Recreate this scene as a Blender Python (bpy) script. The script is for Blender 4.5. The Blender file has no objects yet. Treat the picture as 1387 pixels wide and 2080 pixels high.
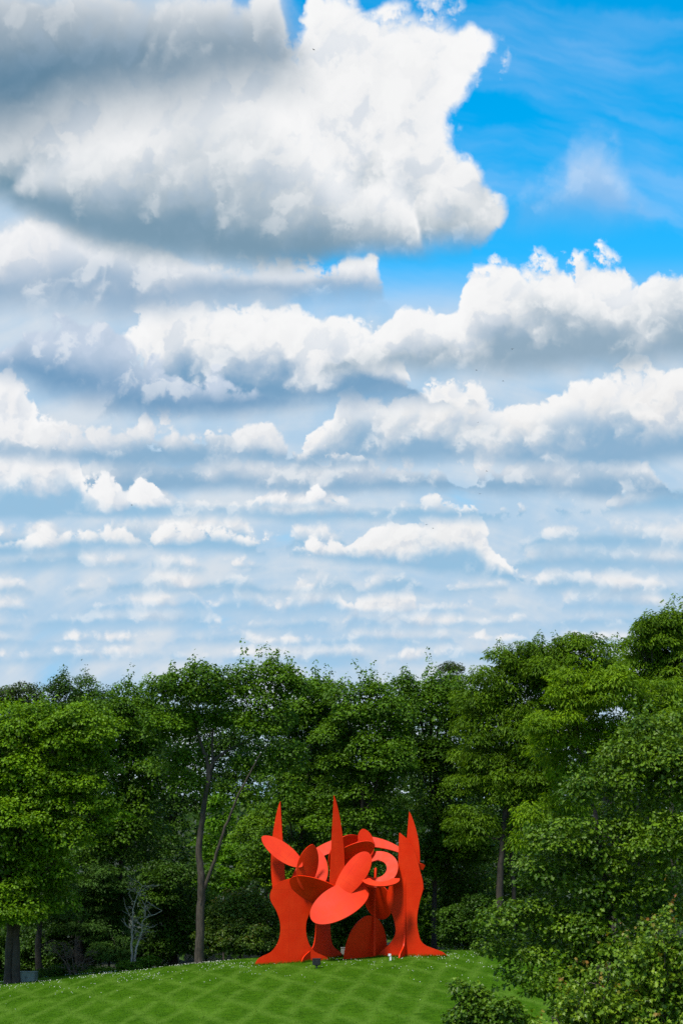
import bpy, math, random
import numpy as np
from mathutils import Vector, Matrix

scene = bpy.context.scene
COL = scene.collection
R = math.radians

# ------------------------------------------------------------------ camera
EYE = 10.6                                   # eye height above the foot of the sculpture
PITCH = 8.4                                  # degrees up
FPX = 4050.0                                 # focal length in photo pixels (photo 1387 x 2080)
cam_data = bpy.data.cameras.new('camera')
cam = bpy.data.objects.new('camera', cam_data)
COL.objects.link(cam)
cam.location = (0, 0, EYE)
cam.rotation_euler = (R(90 + PITCH), 0, 0)
cam_data.sensor_fit = 'VERTICAL'
cam_data.sensor_height = 36
cam_data.lens = FPX / 2080 * 36
cam_data.clip_start = 0.5
cam_data.clip_end = 20000
scene.camera = cam
scene.render.resolution_x, scene.render.resolution_y = 682, 1024

SP, CP = math.sin(R(PITCH)), math.cos(R(PITCH))
def ray(px, py):
    a, c = (px - 693.5) / FPX, (1040 - py) / FPX
    return Vector((a, CP - c * SP, SP + c * CP))
def at(px, py, Y):
    """the point seen at photo pixel (px, py) at the distance Y"""
    d = ray(px, py)
    return Vector((d.x, d.y, d.z)) * (Y / d.y) + Vector((0, 0, EYE))
def azel(px, py):
    d = ray(px, py).normalized()
    return math.degrees(math.atan2(d.x, d.y)), math.degrees(math.asin(d.z))

# ------------------------------------------------------------------ node helpers
class E:
    """a node socket (or a number) with arithmetic"""
    nt = None
    def __init__(s, v): s.v = v
    @staticmethod
    def put(sock, v):
        v = v.v if isinstance(v, E) else v
        if isinstance(v, (int, float)): sock.default_value = v
        elif isinstance(v, (tuple, list)): sock.default_value = v
        else: E.nt.links.new(v, sock)
    @staticmethod
    def m(op, a, b=None, c=None, clamp=False):
        n = E.nt.nodes.new('ShaderNodeMath'); n.operation = op; n.use_clamp = clamp
        E.put(n.inputs[0], a)
        if b is not None: E.put(n.inputs[1], b)
        if c is not None: E.put(n.inputs[2], c)
        return E(n.outputs[0])
    def __add__(s, o): return E.m('ADD', s, o)
    def __radd__(s, o): return E.m('ADD', o, s)
    def __sub__(s, o): return E.m('SUBTRACT', s, o)
    def __rsub__(s, o): return E.m('SUBTRACT', o, s)
    def __mul__(s, o): return E.m('MULTIPLY', s, o)
    def __rmul__(s, o): return E.m('MULTIPLY', o, s)
    def __truediv__(s, o): return E.m('DIVIDE', s, o)
def sstep(x, a, b, lo=0.0, hi=1.0, kind='SMOOTHSTEP'):
    n = E.nt.nodes.new('ShaderNodeMapRange'); n.interpolation_type = kind; n.clamp = True
    E.put(n.inputs['Value'], x); E.put(n.inputs['From Min'], a); E.put(n.inputs['From Max'], b)
    E.put(n.inputs['To Min'], lo); E.put(n.inputs['To Max'], hi)
    return E(n.outputs['Result'])
def mixc(f, a, b, blend='MIX'):
    n = E.nt.nodes.new('ShaderNodeMix'); n.data_type = 'RGBA'; n.blend_type = blend
    E.put(n.inputs[0], f); E.put(n.inputs[6], a); E.put(n.inputs[7], b)
    return E(n.outputs[2])
def comb(x, y, z=0.0):
    n = E.nt.nodes.new('ShaderNodeCombineXYZ')
    E.put(n.inputs[0], x); E.put(n.inputs[1], y); E.put(n.inputs[2], z)
    return E(n.outputs[0])
def sep(v):
    n = E.nt.nodes.new('ShaderNodeSeparateXYZ'); E.put(n.inputs[0], v)
    return [E(o) for o in n.outputs]
def noise(vec, scale, detail=3, rough=0.55, dim='3D', w=0.0, dist=0.0):
    n = E.nt.nodes.new('ShaderNodeTexNoise'); n.noise_dimensions = dim
    if dim != '1D': E.put(n.inputs['Vector'], vec)
    else: E.put(n.inputs['W'], vec)
    E.put(n.inputs['Scale'], scale); E.put(n.inputs['Detail'], detail); E.put(n.inputs['Roughness'], rough)
    E.put(n.inputs['Distortion'], dist)
    return E(n.outputs[0])
def voro(vec, scale, detail=0, rough=0.5, feature='F1', dim='2D', smooth=0.5):
    n = E.nt.nodes.new('ShaderNodeTexVoronoi'); n.voronoi_dimensions = dim; n.feature = feature
    E.put(n.inputs['Vector'], vec); E.put(n.inputs['Scale'], scale)
    E.put(n.inputs['Detail'], detail); E.put(n.inputs['Roughness'], rough)
    if feature == 'SMOOTH_F1': n.inputs['Smoothness'].default_value = smooth
    return E(n.outputs['Distance'])
def curve1(x, pts):
    """piecewise curve through pts; x and values 0..1"""
    n = E.nt.nodes.new('ShaderNodeFloatCurve')
    c = n.mapping.curves[0]
    pts = sorted(pts)
    c.points[0].location = pts[0]; c.points[1].location = pts[-1]
    for p in pts[1:-1]: c.points.new(*p)
    for p in c.points: p.handle_type = 'AUTO_CLAMPED'
    n.mapping.use_clip = True
    n.mapping.update()
    E.put(n.inputs['Value'], x)
    return E(n.outputs[0])
def lin(r, g, b):
    f = lambda c: (c / 255) / 12.92 if c / 255 <= 0.04045 else ((c / 255 + 0.055) / 1.055) ** 2.4
    return (f(r), f(g), f(b), 1.0)

# ------------------------------------------------------------------ sky: Nishita with a field of cumulus in it
SUN_EL, SUN_ROT = 61.0, 222.0                # sun behind the left shoulder, softened by cloud
SKY_STRENGTH = 0.1
world = bpy.data.worlds.new('World')
scene.world = world
world.use_nodes = True
E.nt = world.node_tree
for n in list(E.nt.nodes): E.nt.nodes.remove(n)
def build_sky():
    nt = E.nt
    out = nt.nodes.new('ShaderNodeOutputWorld')
    bg = nt.nodes.new('ShaderNodeBackground'); bg.inputs['Strength'].default_value = SKY_STRENGTH
    nt.links.new(bg.outputs[0], out.inputs[0])
    sky = nt.nodes.new('ShaderNodeTexSky'); sky.sky_type = 'NISHITA'
    sky.sun_disc = False; sky.sun_elevation = R(SUN_EL); sky.sun_rotation = R(SUN_ROT)
    sky.air_density = 1.0; sky.dust_density = 0.4; sky.ozone_density = 2.5
    hs = nt.nodes.new('ShaderNodeHueSaturation')
    hs.inputs['Hue'].default_value = 0.485
    hs.inputs['Saturation'].default_value = 1.9; hs.inputs['Value'].default_value = 2.15
    nt.links.new(sky.outputs[0], hs.inputs['Color'])
    col = E(hs.outputs[0])
    tc = nt.nodes.new('ShaderNodeTexCoord')
    x, y, z = sep(E(tc.outputs['Generated']))
    az0 = E.m('ARCTAN2', x, y) * 57.29578
    az = E.m('PINGPONG', az0 + 12.0, 24.0) - 12.0
    el = E.m('ARCSINE', z) * 57.29578
    # cloud space: isotropic, shrinking towards the horizon
    s0 = E.m('MAXIMUM', el + 7.0, 3.5)
    s = E.m('SQRT', s0 * s0 + az0 * az0)
    qx = E.m('ARCTAN2', az0, s0)
    qy = E.m('LOGARITHM', s, math.e)
    q = comb(qx, qy)
    K = 1 / SKY_STRENGTH
    def cc(r, g, b):
        l = lin(r, g, b); return (l[0] * K, l[1] * K, l[2] * K, 1)
    # shared fields
    warp = noise(q, 7.0, 5, 0.58, '2D')                 # broad lumps
    warp2 = noise(q, 30.0, 4, 0.62, '2D')               # fine raggedness
    dx_, dy_ = (lump_ := warp - 0.5) * 0.05 + (warp2 - 0.5) * 0.03, (warp2 - 0.5) * 0.04 - lump_ * 0.02
    wx, wy = qx + dx_, qy + dy_
    vor = voro(comb(wx, wy), 11.0, 3.0, 0.52, 'F1', '2D')
    vor2 = voro(comb(wx - 0.010, wy + 0.016), 11.0, 3.0, 0.52, 'F1', '2D')
    bemb = vor2 - vor                                   # cauliflower relief lit from above
    h1 = noise(q, 7.5, 5, 0.5, '2D')
    h2 = noise(comb(qx - 0.016, qy + 0.035), 7.5, 5, 0.5, '2D')
    emb = h1 - h2                                       # broad relief
    soft = noise(comb(qx, qy * 1.5, 3.0), 4.0, 4, 0.5, '3D') - 0.5
    strat = noise(comb(qx * 0.8, qy * 6.0, 5.0), 3.0, 4, 0.55, '3D') - 0.5
    lump = warp - 0.5
    rag = warp2 - 0.5
    puff = 0.45 - vor
    bill = puff * 1.45 + lump * 1.5 + rag * 0.45          # about -1..1
    wobble = lump * 0.9 + rag * 0.25
    sc = E.m('MINIMUM', s0, 40.0) * (1 / 22.0)                                 # size of features in degrees
    def px2(pts):
        r = []
        for a, b in pts:
            A, B = azel(a, b)
            r.append(((A + 12) / 24, max(0.0, min(1.0, B / 26))))
        A0, A1 = r[0], r[-1]
        if A0[0] > 0.001: r.insert(0, (0.0, A0[1]))
        if A1[0] < 0.999: r.append((1.0, A1[1]))
        return r
    def py2(pts):
        r = []
        for a, b in pts:
            A, B = azel(a, b)
            r.append((max(0.0, min(1.0, B / 26)), (A + 12) / 24))
        r.sort()
        if r[0][0] > 0.001: r.insert(0, (0.0, r[0][1]))
        if r[-1][0] < 0.999: r.append((1.0, r[-1][1]))
        return r
    u = (az + 12.0) / 24.0
    uw = u + lump * 0.02 * sc
    v = el / 26.0
    # thin high cirrus in the blue
    ci = noise(comb(qx * 1.0 - qy * 0.35, qy * 5.0 + lump * 0.25, 7.0), 2.6, 4, 0.55, '3D')
    cim = sstep(ci, 0.42, 0.78) * sstep(el, 9.0, 16.0) * 0.5
    col = mixc(cim, col, cc(175, 208, 248))
    # paler towards the horizon
    col = mixc(sstep(el, 2.0, 19.0, 1.0, 0.0), col, cc(140, 200, 242))

    def layer(col, top, base, dark, light, amp=1.0, soft_base=0.5, edge=0.15, op=1.0, relief=1.0, cap=False, t0=0.0, t1=0.7, right=None, left=None, rim_k=0.5, var=1.0, slope=0.0, bl=0.34, tmin=0.9):
        T = curve1(uw, px2(top)) * 26.0
        B = curve1(u, px2(base)) * 26.0
        bs = bill * sc
        dt = (T - el) + bs * amp
        db = (el - B) + wobble * sc * 0.7
        if right:
            dt = E.m('MINIMUM', dt, (curve1(v, py2(right)) - u) * 24.0 + bs * amp)
        if left:
            dt = E.m('MINIMUM', dt, (u - curve1(v, py2(left))) * 24.0 + bs * amp * 1.5)
        m = sstep(dt, sc * (-edge), sc * edge) * sstep(db, sc * (-soft_base), sc * soft_base)
        t = db / E.m('MAXIMUM', T - B, sc * tmin)
        g = t + emb * (0.6 * relief) + soft * (0.8 * var) + puff * (0.22 * relief)
        if slope: g = g + (u - 0.42) * slope
        lit = sstep(g, t0, t1)
        fine = bemb * sstep(g, t0 - 0.05, t0 + 0.45, 0.25, 1.0)
        c = mixc(lit, dark, light)
        c = mixc(sstep(fine, -0.28, 0.0, bl, 0.0), c, cc(165, 188, 212))
        c = mixc(sstep(fine, 0.02, 0.30, 0.0, bl), c, cc(254, 254, 253))
        rim = sstep(dt, 0.0, sc * 1.5, 1.0, 0.0) * sstep(t, 0.2, 0.6)
        c = mixc(rim * rim_k, c, cc(253, 253, 253))
        if cap: m = m * sstep(el, 25.0, 33.0, 1.0, 0.0)
        return mixc(m * op if op < 1 else m, col, c)
    LIGHT, CREAM, PALE = cc(240, 241, 242), cc(236, 236, 236), cc(226, 229, 233)
    D1, D2, D3 = cc(126, 160, 184), cc(140, 178, 208), cc(150, 192, 222)

    L, D = cc(233, 234, 236), cc(158, 198, 228)
    # a thin deck of grey-blue cloud, striped by perspective low down
    deck = sstep(strat * 0.6 + soft * 1.0, -0.42, -0.12)
    dtop = 13.2 + sstep(az, -1.0, -5.0) * 9.0
    col = mixc(deck * sstep(el - dtop, 0.0, 2.5, 0.94, 0.0), col, mixc(sstep(strat * 0.6 + emb * 0.6 + soft * 0.9, -0.2, 0.25), cc(180, 207, 230), cc(218, 225, 232)))
    rows = [
        (1345, [(0, 1335), (150, 1322), (330, 1318), (400, 1340), (480, 1326), (700, 1316), (800, 1340), (950, 1306), (1387, 1330)]),
        (1308, [(0, 1290), (120, 1306), (300, 1298), (480, 1276), (540, 1304), (640, 1300), (720, 1284), (880, 1280), (960, 1306), (1387, 1290)]),
        (1276, [(0, 1256), (180, 1240), (420, 1236), (450, 1272), (600, 1252), (640, 1246), (690, 1274), (720, 1228), (830, 1212), (860, 1262), (1120, 1256), (1300, 1228), (1387, 1240)]),
        (1243, [(0, 1222), (120, 1242), (200, 1226), (240, 1212), (340, 1212), (352, 1226), (400, 1200), (430, 1242), (460, 1216), (510, 1200), (570, 1242), (600, 1192), (680, 1192), (705, 1240), (1130, 1226), (1190, 1156), (1230, 1160), (1310, 1204), (1387, 1236)]),
        (1202, [(0, 1182), (100, 1200), (250, 1176), (330, 1146), (380, 1182), (470, 1160), (540, 1190), (630, 1196), (652, 1152), (710, 1158), (735, 1198), (765, 1168), (800, 1154), (890, 1198), (1080, 1192), (1130, 1156), (1240, 1180), (1387, 1184)]),
        (1156, [(0, 1120), (90, 1096), (150, 1084), (190, 1136), (300, 1126), (420, 1150), (640, 1156), (1000, 1150), (1150, 1096), (1310, 1100), (1387, 1116)]),
        (1114, [(0, 1078), (130, 1062), (165, 1104), (214, 1110), (228, 1048), (360, 1042), (490, 1052), (525, 1106), (580, 1092), (610, 1076), (690, 1076), (715, 1104), (1000, 1112), (1160, 1060), (1300, 1056), (1387, 1070)])]
    for i, (by, tops) in enumerate(rows):
        tops = [(a_, b_ - 18) for a_, b_ in tops]
        col = layer(col, tops, [(0, by + 3), (300, by - 4), (650, by + 4), (1000, by - 3), (1387, by + 4)], D if i < 4 else D3, L, 0.85, 0.42, edge=0.34, op=0.95, t0=0.0, t1=0.75, rim_k=0.12, var=1.1, bl=0.3, tmin=0.5)
    # the tower right of the middle, and the long bands
    col = layer(col, [(0, 1075), (200, 1045), (420, 1050), (560, 1090), (700, 1075), (760, 1050), (860, 1015), (880, 1004), (955, 1010), (990, 1060), (1040, 1128), (1085, 1165), (1110, 1215), (1387, 1230)],
                [(0, 1130), (300, 1114), (600, 1130), (900, 1165), (1387, 1200)], D3, cc(236, 237, 238), 1.0, 0.32, t1=0.45, rim_k=0.35)
    col = layer(col, [(0, 1000), (150, 985), (300, 972), (520, 985), (800, 985), (1000, 1020), (1170, 1015), (1270, 985), (1387, 930)],
                [(0, 1050), (400, 1050), (900, 1060), (1387, 1034)], D3, L, 0.95, 0.32, rim_k=0.2)
    col = layer(col, [(0, 945), (120, 930), (250, 885), (460, 900), (680, 900), (850, 918), (960, 925), (1050, 900), (1250, 890), (1387, 950)],
                [(0, 1000), (400, 995), (800, 998), (1387, 1010)], D2, PALE, 0.95, 0.34, rim_k=0.2)
    col = layer(col, [(0, 745), (45, 755), (72, 790), (84, 832), (130, 842), (162, 872), (172, 935), (225, 962), (300, 978), (400, 990), (1387, 1020)],
                [(0, 1045), (200, 1048), (400, 1030), (1387, 1000)], D3, cc(238, 239, 241), 1.2, 0.3, t1=0.42)
    col = layer(col, [(0, 1100), (380, 1000), (590, 935), (636, 872), (660, 850), (700, 772), (800, 765), (940, 758), (1000, 790), (1090, 775), (1140, 760), (1260, 740), (1387, 725)],
                [(0, 930), (350, 925), (600, 938), (900, 935), (1200, 950), (1387, 930)], D2, CREAM, 0.9, 0.4, t1=0.5)
    col = layer(col, [(0, 850), (200, 850), (270, 825), (330, 830), (480, 840), (560, 860), (640, 900), (1387, 960)],
                [(0, 925), (300, 950), (560, 940), (1387, 930)], D2, PALE, 1.0, 0.4, t1=0.55, rim_k=0.25)
    # the second storey of big clouds
    col = layer(col, [(0, 660), (60, 630), (200, 620), (240, 600), (330, 590), (460, 582), (570, 590), (640, 630), (680, 600), (740, 630), (800, 700), (900, 800), (1387, 830)],
                [(0, 770), (120, 812), (280, 834), (450, 830), (620, 820), (1387, 800)], cc(120, 162, 196), LIGHT, 0.8, 0.6, t1=0.52, left=[(170, 900), (200, 800), (205, 740), (215, 690), (225, 640), (240, 500)])
    col = layer(col, [(0, 700), (60, 640), (200, 640), (300, 700), (420, 760), (1387, 820)],
                [(0, 760), (120, 800), (280, 830), (450, 835), (620, 800), (1387, 800)], cc(116, 158, 194), cc(190, 206, 226), 0.7, 0.6, rim_k=0.1)
    col = layer(col, [(0, 900), (600, 800), (690, 690), (770, 640), (850, 590), (890, 600), (925, 610), (950, 540), (1000, 492), (1100, 486), (1190, 515), (1280, 522), (1330, 492), (1387, 480)],
                [(0, 760), (760, 750), (1000, 756), (1200, 745), (1387, 728)], cc(146, 172, 192), LIGHT, 0.85, 0.5, t1=0.5)
    col = layer(col, [(0, 440), (120, 420), (240, 450), (400, 500), (560, 515), (700, 510), (1387, 520)],
                [(0, 618), (250, 632), (450, 610), (700, 605), (1387, 600)], cc(148, 176, 202), cc(226, 229, 234), 0.5, 0.6, right=[(770, 400), (775, 540), (800, 600), (830, 700)], t1=0.8)
    # a thin grey wisp in the blue
    col = layer(col, [(0, 500), (1040, 430), (1075, 358), (1140, 345), (1165, 292), (1215, 284), (1262, 338), (1300, 420), (1387, 500)],
                [(0, 420), (1387, 420)], cc(150, 182, 220), cc(200, 212, 230), 0.6, 0.9, edge=0.8, op=0.5)
    # the great cloud: its tower, the lobe that stands out before it, then the dark one nearest overhead
    col = layer(col, [(0, -40), (560, -40), (598, 48), (622, 10), (640, -40), (1387, -40)],
                [(0, 400), (60, 420), (180, 480), (330, 508), (480, 524), (700, 512), (960, 494), (1387, 490)], cc(112, 148, 170), LIGHT, 0.75, 0.55, edge=0.26, cap=True, t0=-0.04, t1=0.36, relief=0.5, var=0.5, slope=0.22, bl=0.3,
                right=[(985, -40), (992, 30), (1018, 90), (1002, 180), (960, 250), (940, 300), (985, 350), (1022, 400), (1030, 440), (1000, 490), (960, 560)])
    col = layer(col, [(0, 420), (60, 330), (180, 260), (330, 190), (520, 160), (640, 250), (690, 318), (770, 325), (835, 368), (850, 430), (870, 520), (1387, 600)],
                [(0, 410), (60, 420), (180, 480), (330, 508), (480, 524), (700, 512), (860, 500), (1387, 490)], cc(122, 154, 176), cc(241, 242, 243), 0.5, 0.6, edge=0.5, t0=-0.06, t1=0.74, relief=0.6, var=0.7, slope=0.9, rim_k=0.4, bl=0.24)
    col = layer(col, [(0, -40), (1387, -40)],
                [(0, 268), (180, 225), (330, 195), (560, 150), (1387, 60)], cc(92, 130, 156), cc(226, 230, 234), 0.3, 1.3, edge=0.5, cap=True, t0=0.10, t1=1.1, relief=0.3, var=0.5, rim_k=0.1, slope=0.45, bl=0.18,
                right=[(560, -40), (582, 10), (600, 60), (630, 120), (640, 250)])
    # high overhead, outside the frame, the same broken cumulus
    ov = sstep(noise(comb(x / E.m('MAXIMUM', z, 0.2), y / E.m('MAXIMUM', z, 0.2), 0.0), 1.6, 5, 0.55, '2D'), 0.47, 0.56) * sstep(el, 24.0, 34.0)
    col = mixc(ov, col, cc(214, 219, 226))
    # ground colour below the horizon
    col = mixc(sstep(el, -0.5, 0.5), cc(70, 100, 60), col)
    E.put(bg.inputs['Color'], col)
build_sky()
world.cycles.sampling_method = 'MANUAL'
world.cycles.sample_map_resolution = 512

sun_data = bpy.data.lights.new('sun', 'SUN')
sun_data.energy = 5.0
sun_data.angle = R(9)
sun_data.color = (1.0, 0.93, 0.80)
sun = bpy.data.objects.new('sun', sun_data)
COL.objects.link(sun)
sun_dir = Vector((math.sin(R(SUN_ROT)) * math.cos(R(SUN_EL)), math.cos(R(SUN_ROT)) * math.cos(R(SUN_EL)), math.sin(R(SUN_EL))))
sun.rotation_euler = sun_dir.to_track_quat('Z', 'Y').to_euler()
sun.location = sun_dir * 300

scene.view_settings.view_transform = 'Standard'
scene.view_settings.look = 'None'
scene.view_settings.exposure = 0.0
scene.view_settings.gamma = 1.0
scene.view_settings.use_curve_mapping = False
scene.cycles.use_denoising = False
scene.cycles.sample_clamp_indirect = 6.0
scene.cycles.max_bounces = 8

# ------------------------------------------------------------------ object helpers
rng = np.random.default_rng(11)
random.seed(4)
def link(name, data, parent=None):
    o = bpy.data.objects.new(name, data); COL.objects.link(o)
    if parent is not None: o.parent = parent
    return o
def tag(o, label=None, cat=None, group=None, kind=None):
    if label: o['label'] = label
    if cat: o['category'] = cat
    if group: o['group'] = group
    if kind: o['kind'] = kind
    return o
def empty(name, loc):
    o = bpy.data.objects.new(name, None); COL.objects.link(o)
    o.location = loc; o.empty_display_size = 0.3
    return o
def mesh_np(name, V, F, mat, smooth=False, attrs=None):
    """V (n,3); F (m,3) or (m,4) index array"""
    V = np.asarray(V, np.float32); F = np.asarray(F, np.int32)
    me = bpy.data.meshes.new(name)
    k = F.shape[1]
    me.vertices.add(len(V)); me.vertices.foreach_set('co', V.ravel())
    me.loops.add(F.size); me.loops.foreach_set('vertex_index', F.ravel())
    me.polygons.add(len(F))
    me.polygons.foreach_set('loop_start', np.arange(len(F), dtype=np.int32) * k)
    me.polygons.foreach_set('loop_total', np.full(len(F), k, np.int32))
    if smooth: me.polygons.foreach_set('use_smooth', np.ones(len(F), bool))
    for nm, a in (attrs or {}).items():
        at_ = me.attributes.new(nm, 'FLOAT', 'POINT'); at_.data.foreach_set('value', np.asarray(a, np.float32))
    me.update(calc_edges=True)
    if mat: me.materials.append(mat)
    return me

def new_mat(name):
    m = bpy.data.materials.new(name); m.use_nodes = True
    nt = m.node_tree
    for n in list(nt.nodes): nt.nodes.remove(n)
    E.nt = nt
    out = nt.nodes.new('ShaderNodeOutputMaterial')
    p = nt.nodes.new('ShaderNodeBsdfPrincipled')
    nt.links.new(p.outputs[0], out.inputs[0])
    return m, nt, p, out
def attr(name):
    n = E.nt.nodes.new('ShaderNodeAttribute'); n.attribute_name = name
    return E(n.outputs['Fac'])
def objco():
    n = E.nt.nodes.new('ShaderNodeTexCoord'); return E(n.outputs['Object'])
def worldco():
    n = E.nt.nodes.new('ShaderNodeNewGeometry'); return E(n.outputs['Position'])
def bump(p, h, strength=0.3, dist=0.05):
    n = E.nt.nodes.new('ShaderNodeBump'); n.inputs['Strength'].default_value = strength; n.inputs['Distance'].default_value = dist
    E.put(n.inputs['Height'], h); E.nt.links.new(n.outputs[0], p.inputs['Normal'])

def leaf_mat(name, dark, light, trans=0.3, rough=0.55, spec=0.2, tip=None):
    m, nt, p, out = new_mat(name)
    t = attr('tint')
    n = noise(worldco(), 0.35, 2, 0.5)
    f = sstep(t * 0.75 + (n - 0.5) * 0.9, 0.05, 0.75, kind='LINEAR')
    c = mixc(f, (*dark, 1), (*light, 1))
    if tip:
        c = mixc(attr('tip'), c, (*tip, 1))
    E.put(p.inputs['Base Color'], c)
    p.inputs['Roughness'].default_value = rough
    p.inputs['Specular IOR Level'].default_value = spec
    tr = nt.nodes.new('ShaderNodeBsdfTranslucent')
    c2 = mixc(1.0, c, (1.25, 1.15, 0.55, 1), 'MULTIPLY')
    E.put(tr.inputs['Color'], c2)
    mx = nt.nodes.new('ShaderNodeMixShader'); mx.inputs[0].default_value = trans
    nt.links.new(p.outputs[0], mx.inputs[1]); nt.links.new(tr.outputs[0], mx.inputs[2])
    nt.links.new(mx.outputs[0], out.inputs[0])
    return m
def bark_mat(name, c1, c2):
    m, nt, p, out = new_mat(name)
    x, y, z = sep(objco())
    n = noise(comb(x, y, z * 0.22), 9.0, 4, 0.65)
    n2 = noise(objco(), 1.3, 3, 0.5)
    E.put(p.inputs['Base Color'], mixc(sstep(n * 0.7 + n2 * 0.4, 0.35, 0.75), (*c1, 1), (*c2, 1)))
    p.inputs['Roughness'].default_value = 0.9
    bump(p, n, 0.6, 0.04)
    return m
def plain_mat(name, c, rough=0.5, metal=0.0, var=0.12, scale=6.0):
    m, nt, p, out = new_mat(name)
    n = noise(objco(), scale, 4, 0.6)
    f = sstep(n, 0.25, 0.75, 1 - var, 1 + var)
    E.put(p.inputs['Base Color'], mixc(1.0, (*c, 1), comb(f, f, f), 'MULTIPLY'))
    p.inputs['Roughness'].default_value = rough
    p.inputs['Metallic'].default_value = metal
    return m

# ------------------------------------------------------------------ ground
MX, MY = 9.0, 144.5
def ground_z(x, y):
    x = np.asarray(x, float); y = np.asarray(y, float)
    dx, dy = x - MX, y - MY
    r = 0.0027 * dx * dx + np.where(dy > 0, 0.0065, 0.00042) * dy * dy
    return 0.3 - 5.5 * (1 - np.exp(-r / 5.5)) + 0.05 * np.sin(x * 0.31 + y * 0.17) * np.sin(y * 0.23 - x * 0.11)
def gz(x, y): return float(ground_z(x, y))

def grid_mesh(name, xs, ys, mat, dz=0.0, bumpy=0.0):
    X, Y = np.meshgrid(xs, ys)
    Z = ground_z(X, Y) + dz
    V = np.stack([X, Y, Z], -1).reshape(-1, 3)
    nx, ny = len(xs), len(ys)
    i = np.arange(nx - 1)[None, :] + (np.arange(ny - 1) * nx)[:, None]
    F = np.stack([i, i + 1, i + 1 + nx, i + nx], -1).reshape(-1, 4)
    return mesh_np(name, V, F, mat, smooth=True)

def lawn_mat():
    m, nt, p, out = new_mat('lawn')
    P = worldco()
    x, y, z = sep(P)
    wv = (noise(P, 0.22, 2, 0.5) - 0.5) * 0.9 + (noise(P, 1.7, 2, 0.5) - 0.5) * 0.3
    def stripe(ax, ay, per, ph):
        d = (x * ax + y * ay + wv) * (1 / per) + ph
        f = E.m('PINGPONG', d, 0.5) * 2.0
        return f
    s1 = stripe(0.994, -0.11, 2.3, 0.0)
    s2 = stripe(0.955, 0.30, 2.9, 0.3)
    patch = noise(P, 0.5, 3, 0.6)
    l1 = sstep(s1, 0.5, 1.0) * sstep(patch, 0.26, 0.54)
    l2 = sstep(s2, 0.5, 1.0) * sstep(noise(comb(x, y * 0.5, 9.0), 0.45, 3, 0.6), 0.28, 0.58)
    lines = E.m('MAXIMUM', l1, l2)
    fine = noise(P, 9.0, 4, 0.7)
    med = noise(P, 1.6, 4, 0.6)
    c = mixc(sstep(fine * 0.5 + med * 0.7, 0.42, 0.8), (0.017, 0.060, 0.0010, 1), (0.045, 0.118, 0.0022, 1))
    c = mixc(lines * 0.62, c, (0.092, 0.172, 0.020, 1))
    c = mixc(sstep(noise(P, 0.16, 2, 0.5), 0.5, 0.75, 0.0, 0.35), c, (0.085, 0.18, 0.012, 1))
    if True:
        c = mixc(sstep(noise(P, 30.0, 2, 0.6), 0.3, 0.75, 0.0, 0.35), c, (0.075, 0.17, 0.006, 1))
    E.put(p.inputs['Base Color'], c)
    p.inputs['Roughness'].default_value = 0.9
    p.inputs['Specular IOR Level'].default_value = 0.03
    bump(p, fine, 0.8, 0.08)
    return m
def floor_mat():
    m, nt, p, out = new_mat('woodland_soil')
    P = worldco()
    n = noise(P, 0.4, 5, 0.65); n2 = noise(P, 5.0, 4, 0.6)
    c = mixc(sstep(n, 0.4, 0.6), (0.022, 0.018, 0.012, 1), (0.018, 0.042, 0.008, 1))
    c = mixc(sstep(n2, 0.45, 0.7, 0.0, 0.6), c, (0.030, 0.026, 0.015, 1))
    E.put(p.inputs['Base Color'], c)
    p.inputs['Roughness'].default_value = 0.95
    bump(p, n2, 0.7, 0.1)
    return m
M_LAWN, M_SOIL = lawn_mat(), floor_mat()
tag(link('lawn', grid_mesh('lawn', np.arange(-60, 60.1, 1.0), np.arange(20, 153.1, 1.0), M_LAWN)), kind='structure')
far = np.concatenate([np.arange(-3000, -100, 290), np.arange(-100, 101, 4), np.arange(120, 3001, 288)])
fary = np.concatenate([np.arange(-400, 0, 100), np.arange(0, 260, 4), np.arange(280, 6001, 260)])
tag(link('ground', grid_mesh('ground', far, fary, M_SOIL, dz=-0.06)), kind='structure')

# ------------------------------------------------------------------ leaves, branches, trees
def leaf_tpl(kind):
    """outline of one leaf lying in xy with its stem at the origin, tip along +y; folded along the midrib"""
    if kind == 'simple':
        V = [(0, 0, 0), (0, 1, -0.06), (-0.36, 0.45, 0.11), (0.36, 0.45, 0.11)]
        F = [(0, 1, 2), (1, 0, 3)]
    elif kind == 'slender':
        V = [(0, 0, 0), (0, 1, -0.16), (-0.15, 0.5, 0.05), (0.15, 0.5, 0.05)]
        F = [(0, 1, 2), (1, 0, 3)]
    elif kind == 'oak':
        half = [(0.0, 0.0), (0.24, 0.30), (0.13, 0.45), (0.38, 0.68), (0.18, 0.92), (0.0, 1.0)]
        mid = [(0, 0), (0, 0.55)]
        V, F = fold_leaf(half, mid)
    else:                                               # maple: three to five pointed lobes
        half = [(0.0, 0.0), (0.46, 0.22), (0.27, 0.36), (0.42, 0.66), (0.15, 0.62), (0.0, 1.0)]
        mid = [(0, 0), (0, 0.45)]
        V, F = fold_leaf(half, mid)
    return np.array(V, float), np.array(F, int)
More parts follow.
